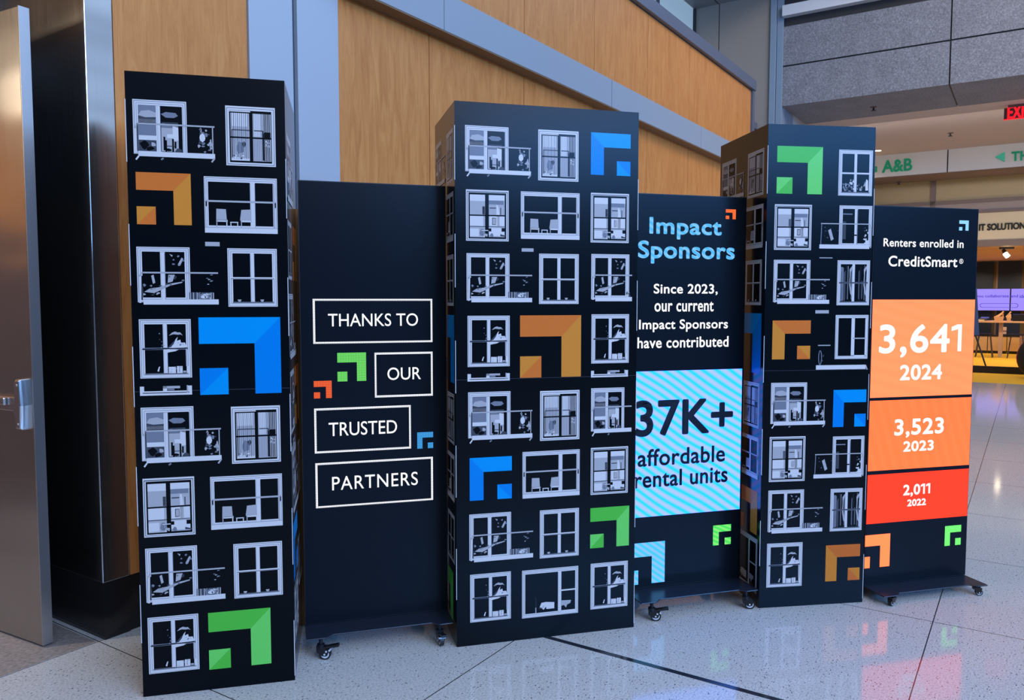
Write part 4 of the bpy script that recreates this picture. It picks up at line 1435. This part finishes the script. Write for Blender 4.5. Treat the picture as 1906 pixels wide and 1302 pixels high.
def on_wall(name, fn):
    mb = MB()
    fn(mb)
    o = mb.build(name, mw=Matrix.Translation(bp(25.6, bsp, zb_)))
    o.parent = vw
    o.location = (0, 0, 0)
    return o


vw_objs = [c for c in vw.children]
for c in vw_objs:
    c.matrix_parent_inverse = Matrix.Identity(4)
    c.location = (0, 0, 0)
r_ = hit_a(p5(195, 805), 25.55) + hit_a(p5(1120, 885), 25.55)
on_wall('text_line', lambda mb: lettering(mb, 'you collaborate and', (r_[0], r_[3], r_[2], r_[1]), E_PTXT, lambda u, v: bp(25.55, u, v), 0.002))
r2_ = hit_a(p5(1160, 805), 25.55) + hit_a(p5(1420, 880), 25.55)
on_wall('text_line', lambda mb: lettering(mb, 'ideate', (r2_[0], r2_[3], r2_[2], r2_[1]), E_PTXT, lambda u, v: bp(25.55, u, v), 0.002))


def pill(mb):
    (x0, z1), (x1, z0) = hit_a(p5(280, 995), 25.55), hit_a(p5(1130, 1095), 25.55)
    r = (z1 - z0) / 2
    path = [(x0 + r - r * math.sin(t), (z0 + z1) / 2 + r * math.cos(t)) for t in [math.pi * i / 8 for i in range(9)]] + \
           [(x1 - r + r * math.sin(t), (z0 + z1) / 2 - r * math.cos(t)) for t in [math.pi * i / 8 for i in range(9)]]
    cxm, czm = (x0 + x1) / 2, (z0 + z1) / 2
    inn = [(x + (0.012 if x < cxm else -0.012), z + (0.012 if z < czm else -0.012)) for x, z in path]
    for i in range(len(path)):
        j = (i + 1) % len(path)
        mb.poly([bp(25.55, *path[i]), bp(25.55, *path[j]), bp(25.55, *inn[j]), bp(25.55, *inn[i])], E_PTXT)


on_wall('search_box', pill)

# low cream cabinets along the back wall
q5 = crop(1800, 570, 11.84)
M_CREAM = mat('cream_laminate', srgb(196, 160, 106), 0.5)
zc1, zc0 = zat(q5(600, 660), 25.0), zat(q5(600, 975), 25.0)
bc = [hit_a((x, 640), 25.0)[0] for x in (1780, 1838, 1874, 1898)]
for i, (x0, x1) in enumerate(zip(bc, bc[1:])):
    o = empty('low_cabinet', bp(25.2, (x0 + x1) / 2, 0), 0, ('low cream cabinet by the easel under the navy wall', 'low cream cabinet behind the high table leg', 'low cream cabinet next to the tall pale locker')[i], 'cabinet', 'low cabinets at the back of the shop')
    inv = Matrix.Translation(bp(25.2, (x0 + x1) / 2, 0))
    for nm, args in (('body', (25.0, x0 + .01, zc0, 25.4, x1 - .01, zc1, M_CREAM)), ('plinth', (25.08, x0 + .01, 0.004, 25.4, x1 - .01, zc0, M_PLASTIC)), ('worktop', (24.98, x0 + .005, zc1, 25.42, x1 - .005, zc1 + 0.03, M_PLASTIC))):
        mb = MB(); mb.bbox(*args)
        c = mb.build(nm, mw=inv)
        c.parent = o
        c.location = (0, 0, 0)
bl = hit_a((1897.5, 640), 24.0)[0]
mb = MB(); mb.bbox(24.0, bl, 0.004, 24.4, bl + 0.8, zat(q5(1160, 630), 24.0), mat('pale_locker', srgb(186, 150, 124), 0.5))
tag(build_at(mb, 'locker', bp(24.2, bl + .4, 0)), 'tall pale locker at the right edge behind the high table', 'locker')

# high table
TA = 23.5
zt1, zt0 = zat(q5(700, 318), TA), zat(q5(700, 352), TA)
bl0, bl1 = hit_a((1821, 598), TA)[0], hit_a((1950, 598), TA)[0]
bleg = hit_a(q5(728, 1000), TA)[0]
tb = empty('high_table', bp(TA, bleg, 0), 0, 'tan high table in front of the purple screen', 'table')
for nm, args in (('table_top', (TA - 0.35, bl0, zt0, TA + 0.35, bl1, zt1, mat('tan_table', srgb(200, 156, 112), 0.4))), ('leg', (TA - 0.05, bleg - 0.05, 0.004, TA + 0.05, bleg + 0.05, zt0, mat('table_leg', srgb(190, 156, 120), 0.4))),
                 ('leg', (TA - 0.05, bl1 - 0.2, 0.004, TA + 0.05, bl1 - 0.1, zt0, mat('table_leg', srgb(190, 156, 120), 0.4)))):
    mb = MB(); mb.bbox(*args)
    c = mb.build(nm, mw=Matrix.Translation(bp(TA, bleg, 0)))
    c.parent = tb
    c.location = (0, 0, 0)
# things on the table
M_CARD = mat('cardboard_tray', srgb(206, 164, 112), 0.7)
for i, (xa, xb, ya, lab) in enumerate(((592, 808, 225, 'pale tray of wooden pieces on the high table, nearer the easel'), (866, 975, 235, 'small tan tray of wooden pieces on the high table, beside the black box'))):
    ba, bb = hit_a(q5(xa, 300), TA)[0], hit_a(q5(xb, 300), TA)[0]
    zz = zat(q5(xa, ya), TA)
    mb = MB()
    r = [(TA - .14, ba + .02), (TA - .14, bb - .02), (TA + .14, bb - .02), (TA + .14, ba + .02)]
    R_ = [(TA - .17, ba), (TA - .17, bb), (TA + .17, bb), (TA + .17, ba)]
    mb.hexa([bp(a, b, zt1) for a, b in r] + [bp(a, b, zz) for a, b in R_], M_CARD)
    t = build_at(mb, 'tray', bp(TA, (ba + bb) / 2, zt1))
    mb = MB()
    rr = random.Random(i)
    for k in range(7):
        x = ba + (bb - ba) * rr.random()
        mb.tube(bp(TA - .1 + .2 * rr.random(), x, zz - .01), bp(TA - .1 + .2 * rr.random(), min(bb - .02, x + .05 + .25 * rr.random()), zz + .03 + .10 * rr.random()), 0.014, M_CARD, 6)
    mb.tube(bp(TA, bb - .12, zz), bp(TA, bb - .01, zz + 0.15), 0.02, M_CARD, 6)
    c = mb.build('wooden_pieces', mw=Matrix.Translation(bp(TA, (ba + bb) / 2, zt1)))
    c.parent = t
    c.location = (0, 0, 0)
    tag(t, lab, 'tray', 'trays on the high table')
ba, zz = hit_a(q5(1012, 175), TA)
mb = MB(); mb.bbox(TA - .15, ba, zt1, TA + .15, ba + 0.6, zz, M_PLASTIC)
tag(build_at(mb, 'black_box', bp(TA, ba + .3, zt1)), 'black box on the high table at the right edge', 'box')
ba, zz = hit_a(q5(250, 255), TA)
bb = hit_a(q5(480, 255), TA)[0]
for k, (m_, lab) in enumerate(((mat('cover_white', srgb(190, 180, 120), 0.5), 'pale bottom booklet of the pile on the high table by the easel'), (mat('cover_grey', srgb(70, 66, 84), 0.5), 'dark middle booklet of the pile on the high table'), (mat('cover_blue', srgb(70, 90, 200), 0.5), 'blue top booklet of the pile on the high table'))):
    mb = MB(); mb.bbox(TA - .14, ba + .03 * k, zt1 + 0.035 * k, TA + .14, bb - .05 * (2 - k), zt1 + 0.034 * (k + 1), m_)
    tag(build_at(mb, 'booklet', bp(TA, (ba + bb) / 2, zt1 + .035 * k)), lab, 'booklet', 'booklets on the high table')
ba, zz = hit_a(q5(785, 455), 25.1)
bb, z2 = hit_a(q5(865, 610), 25.1)
mb = MB(); mb.bbox(25.1, ba, z2, 25.2, bb, zz, mat('card_white', srgb(196, 170, 150), 0.5)); mb.bbox(25.09, ba, z2 + .08, 25.1, bb, zz - .1, mat('card_red', srgb(96, 36, 32), 0.5))
tag(build_at(mb, 'small_sign', bp(25.1, ba, z2)), 'small red and white card standing on the cabinets behind the table leg', 'card')


# bar stools
def stool(x, a, z, label):
    b = hit_a((x, 620), a)[0]
    o = empty('bar_stool', bp(a, b, 0), 0, label, 'stool', 'bar stools at the high table')
    inv = Matrix.Translation(bp(a, b, 0))

    def part(nm, fn):
        mb = MB(); fn(mb)
        c = mb.build(nm, mw=inv)
        c.parent = o
        c.location = (0, 0, 0)
    part('seat', lambda m: m.bbox(a - .18, b - .18, z, a + .18, b + .18, z + .035, M_PLASTIC))
    for da, db in ((-1, -1), (-1, 1), (1, -1), (1, 1)):
        part('leg', lambda m: m.tube(bp(a + da * .2, b + db * .2, 0.004), bp(a + da * .13, b + db * .13, z), 0.014, mat('stool_leg', srgb(60, 44, 28), 0.5), 8))
    part('footrest', lambda m: m.bbox(a - .18, b - .18, 0.27, a + .18, b - .165, 0.29, M_PLASTIC))


stool(1833, 23.2, 0.62, 'dark bar stool at the high table, nearest the easel')
stool(1893, 23.2, 0.62, 'dark bar stool at the high table, beside the pale locker')

# easel with its board
EA = 18.9
eb = empty('easel', bp(EA, hit_a((1812, 600), EA)[0], 0), 0, 'black easel carrying a blue board behind the rightmost screen', 'easel')
e0 = bp(EA, hit_a((1812, 600), EA)[0], 0)


def epart(nm, fn):
    mb = MB(); fn(mb)
    c = mb.build(nm, mw=Matrix.Translation(e0))
    c.parent = eb
    c.location = (0, 0, 0)


bt, ztp = hit_a(q5(208, 630), EA)
bf = hit_a(q5(435, 1290), EA)[0]
be = hit_a((1812, 600), EA)[0]
epart('leg', lambda m: m.tube(bp(EA, bf, 0.01), bp(EA, be - 0.1, ztp + 0.45), 0.018, M_PLASTIC, 8))
epart('leg', lambda m: m.tube(bp(EA, 2 * be - bf - .2, 0.01), bp(EA, be - 0.15, ztp + 0.45), 0.018, M_PLASTIC, 8))
epart('leg', lambda m: m.tube(bp(EA + .6, be - .1, 0.01), bp(EA + .02, be - 0.12, ztp + 0.45), 0.018, M_PLASTIC, 8))
mb = MB()
bx = hit_a(q5(272, 600), EA)[0]
by, zt_ = hit_a(p5(232, 900), EA)
mb.hexa([bp(EA - .06, be - .6, ztp), bp(EA - .06, bx, ztp), bp(EA - .05, bx, ztp), bp(EA - .05, be - .6, ztp),
         bp(EA - .03, be - .6, zt_ + .25), bp(EA - .03, by - .02, zt_ + .25), bp(EA - .02, by - .02, zt_ + .25), bp(EA - .02, be - .6, zt_ + .25)], mat('board_blue', srgb(62, 92, 140), 0.5))
tag(build_at(mb, 'poster_board', bp(EA, be, ztp)), 'blue board standing on the black easel', 'poster board')

# dark rounded seat at the right edge with pink piping
px_b, px_z = hit_a((1908, 682), 16.9)
o = empty('lounge_seat', bp(16.9, px_b, 0), 0, 'dark rounded seat with pink piping at the right edge before the shop', 'seat')


def dome(name, rb, rz, m, da, ring=False):
    mb = MB()
    zc = 0.42
    n, k = 28, 10
    vs = []
    for i in range(k + 1):
        ph = -math.pi / 2 + math.pi * i / k
        for j in range(n):
            t = 2 * math.pi * j / n
            rr = math.cos(ph) ** 0.7 if math.cos(ph) > 0 else 0
            vs.append(bp(16.9 + da + rb * 0.9 * rr * math.cos(t), px_b + 0.22 + rb * rr * math.sin(t), zc + rz * math.sin(ph)))
    mb.v = [tuple(v) for v in vs]
    q = mb.mi(m)
    for i in range(k):
        for j in range(n):
            h = (j + 1) % n
            mb.f.append([i * n + j, i * n + h, (i + 1) * n + h, (i + 1) * n + j]); mb.m.append(q)
    c = mb.build(name, mw=Matrix.Translation(bp(16.9, px_b, 0)), smooth=True)
    c.parent = o
    c.location = (0, 0, 0)


dome('seat_shell', 0.36, 0.40, mat('navy_fabric', (0.006, 0.008, 0.016), 0.7), 0.0)
mb = MB()
for i in range(28):
    t0, t1 = 2 * math.pi * i / 28, 2 * math.pi * (i + 1) / 28
    mb.tube(bp(16.88, px_b + .22 + .365 * math.cos(t0), .42 + .405 * math.sin(t0)), bp(16.88, px_b + .22 + .365 * math.cos(t1), .42 + .405 * math.sin(t1)), 0.012, mat('pink_piping', srgb(150, 62, 92), 0.5), 6)
c = mb.build('piping', mw=Matrix.Translation(bp(16.9, px_b, 0)))
c.parent = o
c.location = (0, 0, 0)

# exit sign hanging from the lobby ceiling
k6 = crop(1806, 160, 13.02)
XA = 13.9
XA = max(12.7, (hit((1870, 197), (0, 0, 4.64), Vector((0, 0, 1))) - W0).dot(AV))
xb0, xz0 = hit_a(k6(812, 812), XA)
xz1 = 4.635
xs = empty('exit_sign', bp(XA, xb0 + .3, 4.64), 0, 'red EXIT sign hanging from the lobby ceiling', 'exit sign')


def xpart(nm, fn):
    mb = MB(); fn(mb)
    c = mb.build(nm, mw=Matrix.Translation(bp(XA, xb0 + .3, 4.64)))
    c.parent = xs
    c.location = (0, 0, 0)


xpart('housing', lambda m: m.bbox(XA - .03, xb0 + .05, 4.60, XA + .04, xb0 + .55, 4.64, mat('exit_housing', srgb(110, 84, 84), 0.5)))
xpart('face_plate', lambda m: m.bbox(XA - .006, xb0, xz0, XA + .006, xb0 + .62, 4.60, mat('exit_plate', srgb(96, 60, 58), 0.2)))
E_EXIT = glow('exit_red', (1.0, 0.01, 0.02), 1.6)
xpart('lower_edge', lambda m: m.bbox(XA - .010, xb0 - .01, xz0 - .012, XA + .010, xb0 + .63, xz0, E_EXIT))
(lx0, lz1), (lx1, lz0) = hit_a(k6(905, 485), XA - .012), hit_a(k6(1480, 745), XA - .012)
xpart('exit_letters', lambda m: lettering(m, 'EXIT', (lx0, lz0, lx1, lz1), E_EXIT, lambda u, v: bp(XA - .012, u, v), 0.007, 1.0))


# recessed downlights and sprinklers in the lobby ceiling
def downlight(q, z, label, watts):
    p = hit(q, (0, 0, z), Vector((0, 0, 1)))
    o = empty('downlight', p, 0, label, 'ceiling light', 'recessed downlights')
    mb = MB()
    n = 20
    for i in range(n):
        t0, t1 = 2 * math.pi * i / n, 2 * math.pi * (i + 1) / n
        mb.poly([(r * math.cos(t), r * math.sin(t), zz) for r, t, zz in ((.062, t0, -.004), (.062, t1, -.004), (.085, t1, -.001), (.085, t0, -.001))], M_ALU)
    mb.build('trim_ring', o)
    mb = MB(); mb.tube((0, 0, -0.006), (0, 0, -0.001), 0.062, glow('lamp_warm', (1.0, 0.82, 0.55), 9.0), 20)
    mb.build('lamp', o)
    l = bpy.data.lights.new('downlight_glow', 'SPOT')
    l.energy, l.color, l.spot_size, l.spot_blend, l.shadow_soft_size = watts, (1.0, 0.80, 0.58), math.radians(110), 0.6, 0.08
    lo = bpy.data.objects.new('downlight_glow', l)
    C.objects.link(lo)
    lo.location = (p.x, p.y, p.z - 0.03)


downlight((1634, 280), 4.64, 'small bright downlight in the lobby ceiling beside the rightmost tower', 120)


def sprinkler(q, z, label):
    p = hit(q, (0, 0, z), Vector((0, 0, 1)))
    mb = MB(); mb.tube((0, 0, -.012), (0, 0, 0), 0.05, M_BROWNF, 14); mb.tube((0, 0, -.06), (0, 0, -.01), 0.014, M_PLASTIC, 8); mb.tube((0, 0, -.065), (0, 0, -.055), 0.035, M_PLASTIC, 12)
    o = mb.build('sprinkler')
    o.location = p
    tag(o, label, 'sprinkler', 'ceiling sprinklers')


sprinkler((1626, 199), 4.62, 'dark sprinkler head under the granite beam')
sprinkler((1769, 247), 4.64, 'sprinkler head in the lobby ceiling near the exit sign')
p_ = hit((1673, 338), (0, 0, ZHEAD - .012), Vector((0, 0, 1)))
sprinkler((1673, 338), ZHEAD - .012, 'sprinkler head under the pale header beam')

# track light at the shop front
tl_b, tl_z = hit_a(m4(740, 900), 18.6)
tk = empty('track_light', bp(18.6, tl_b, z_op), 0, 'black track light at the shop ceiling under the fascia', 'track light')


def tpart(nm, fn):
    mb = MB(); fn(mb)
    c = mb.build(nm, mw=Matrix.Translation(bp(18.6, tl_b, z_op)))
    c.parent = tk
    c.location = (0, 0, 0)


tpart('track', lambda m: m.bbox(18.57, tl_b - .14, tl_z - .04, 18.63, tl_b + .14, z_op + .03, M_PLASTIC))
tpart('lamp_head', lambda m: m.tube(bp(18.6, tl_b - .06, tl_z - .06), bp(18.5, tl_b + .02, tl_z - .2), 0.035, M_PLASTIC, 12, 0.05))
h_b, h_z = hit_a(m4(735, 1045), 18.45)
tpart('lamp', lambda m: m.tube(bp(18.47, h_b - .03, h_z + .04), bp(18.45, h_b + .03, h_z - .04), 0.05, glow('lamp_warm', (1.0, 0.82, 0.55), 9.0), 12))

# ------------------------------------------------------------------ lamps of the place and added fills
def down_area(name, a, b, z, sx, sy, watts, col):
    l = bpy.data.lights.new(name, 'AREA')
    l.shape = 'RECTANGLE'
    l.size, l.size_y, l.energy, l.color = sx, sy, watts, col
    o = bpy.data.objects.new(name, l)
    C.objects.link(o)
    o.location = bp(a, b, z)
    o.rotation_euler = (0, 0, -BYAW)
    return o


WARM = (1.0, 0.76, 0.52)
def spot(name, p, target, watts, col=WARM, deg=110, r=0.07):
    l = bpy.data.lights.new(name, 'SPOT')
    l.energy, l.color, l.spot_size, l.spot_blend, l.shadow_soft_size = watts, col, math.radians(deg), 0.6, r
    o = bpy.data.objects.new(name, l)
    C.objects.link(o)
    o.location = p
    o.rotation_euler = (Vector(target) - Vector(p)).to_track_quat('-Z', 'Y').to_euler()


for a_, b_ in ((16.2, 0.4), (13.4, 4.8), (15.6, 4.6), (14.4, 6.2), (13.0, 6.6)):
    spot('lobby_lamp', bp(a_, b_, 4.6), bp(a_, b_, 0), 80)
for a_ in (19.2, 21.2, 23.0, 24.8):
    for b_ in (2.2, 3.4, 4.8):
        spot('shop_lamp', bp(a_, b_, z_op - 0.03), bp(a_ + 0.4, b_, 0), 75, WARM, 140)
for b_ in (2.2, 3.2, 4.2):
    spot('fascia_lamp', bp(17.0, b_, z_sgb - 0.35), bp(SA, b_, z_sgt), 9, (1.0, 0.84, 0.60), 120, 0.03)
area_light('header_wash', tuple(bp(13.2, 3.0, 4.5)), tuple(bp(16.6, 3.0, 3.9)), 5, 0.3, 15, (1.0, 0.93, 0.90), 100)
for z_ in (3.16, 3.40):
    area_light('leaf_streak_strip', tuple(bp(-2.6, -2.92, z_)), tuple(bp(-1.2, 0.0, z_ - 0.9)), 2.6, 0.03, 20, (1.0, 0.80, 0.58))  # added strips that draw the golden streaks on the steel leaf
spot('recess_fill', bp(-1.4, -1.0, 3.5), bp(-1.8, -2.4, 0), 150, (1.0, 0.84, 0.66), 120)  # added fill for the recess, kept out of the leaf's mirror view
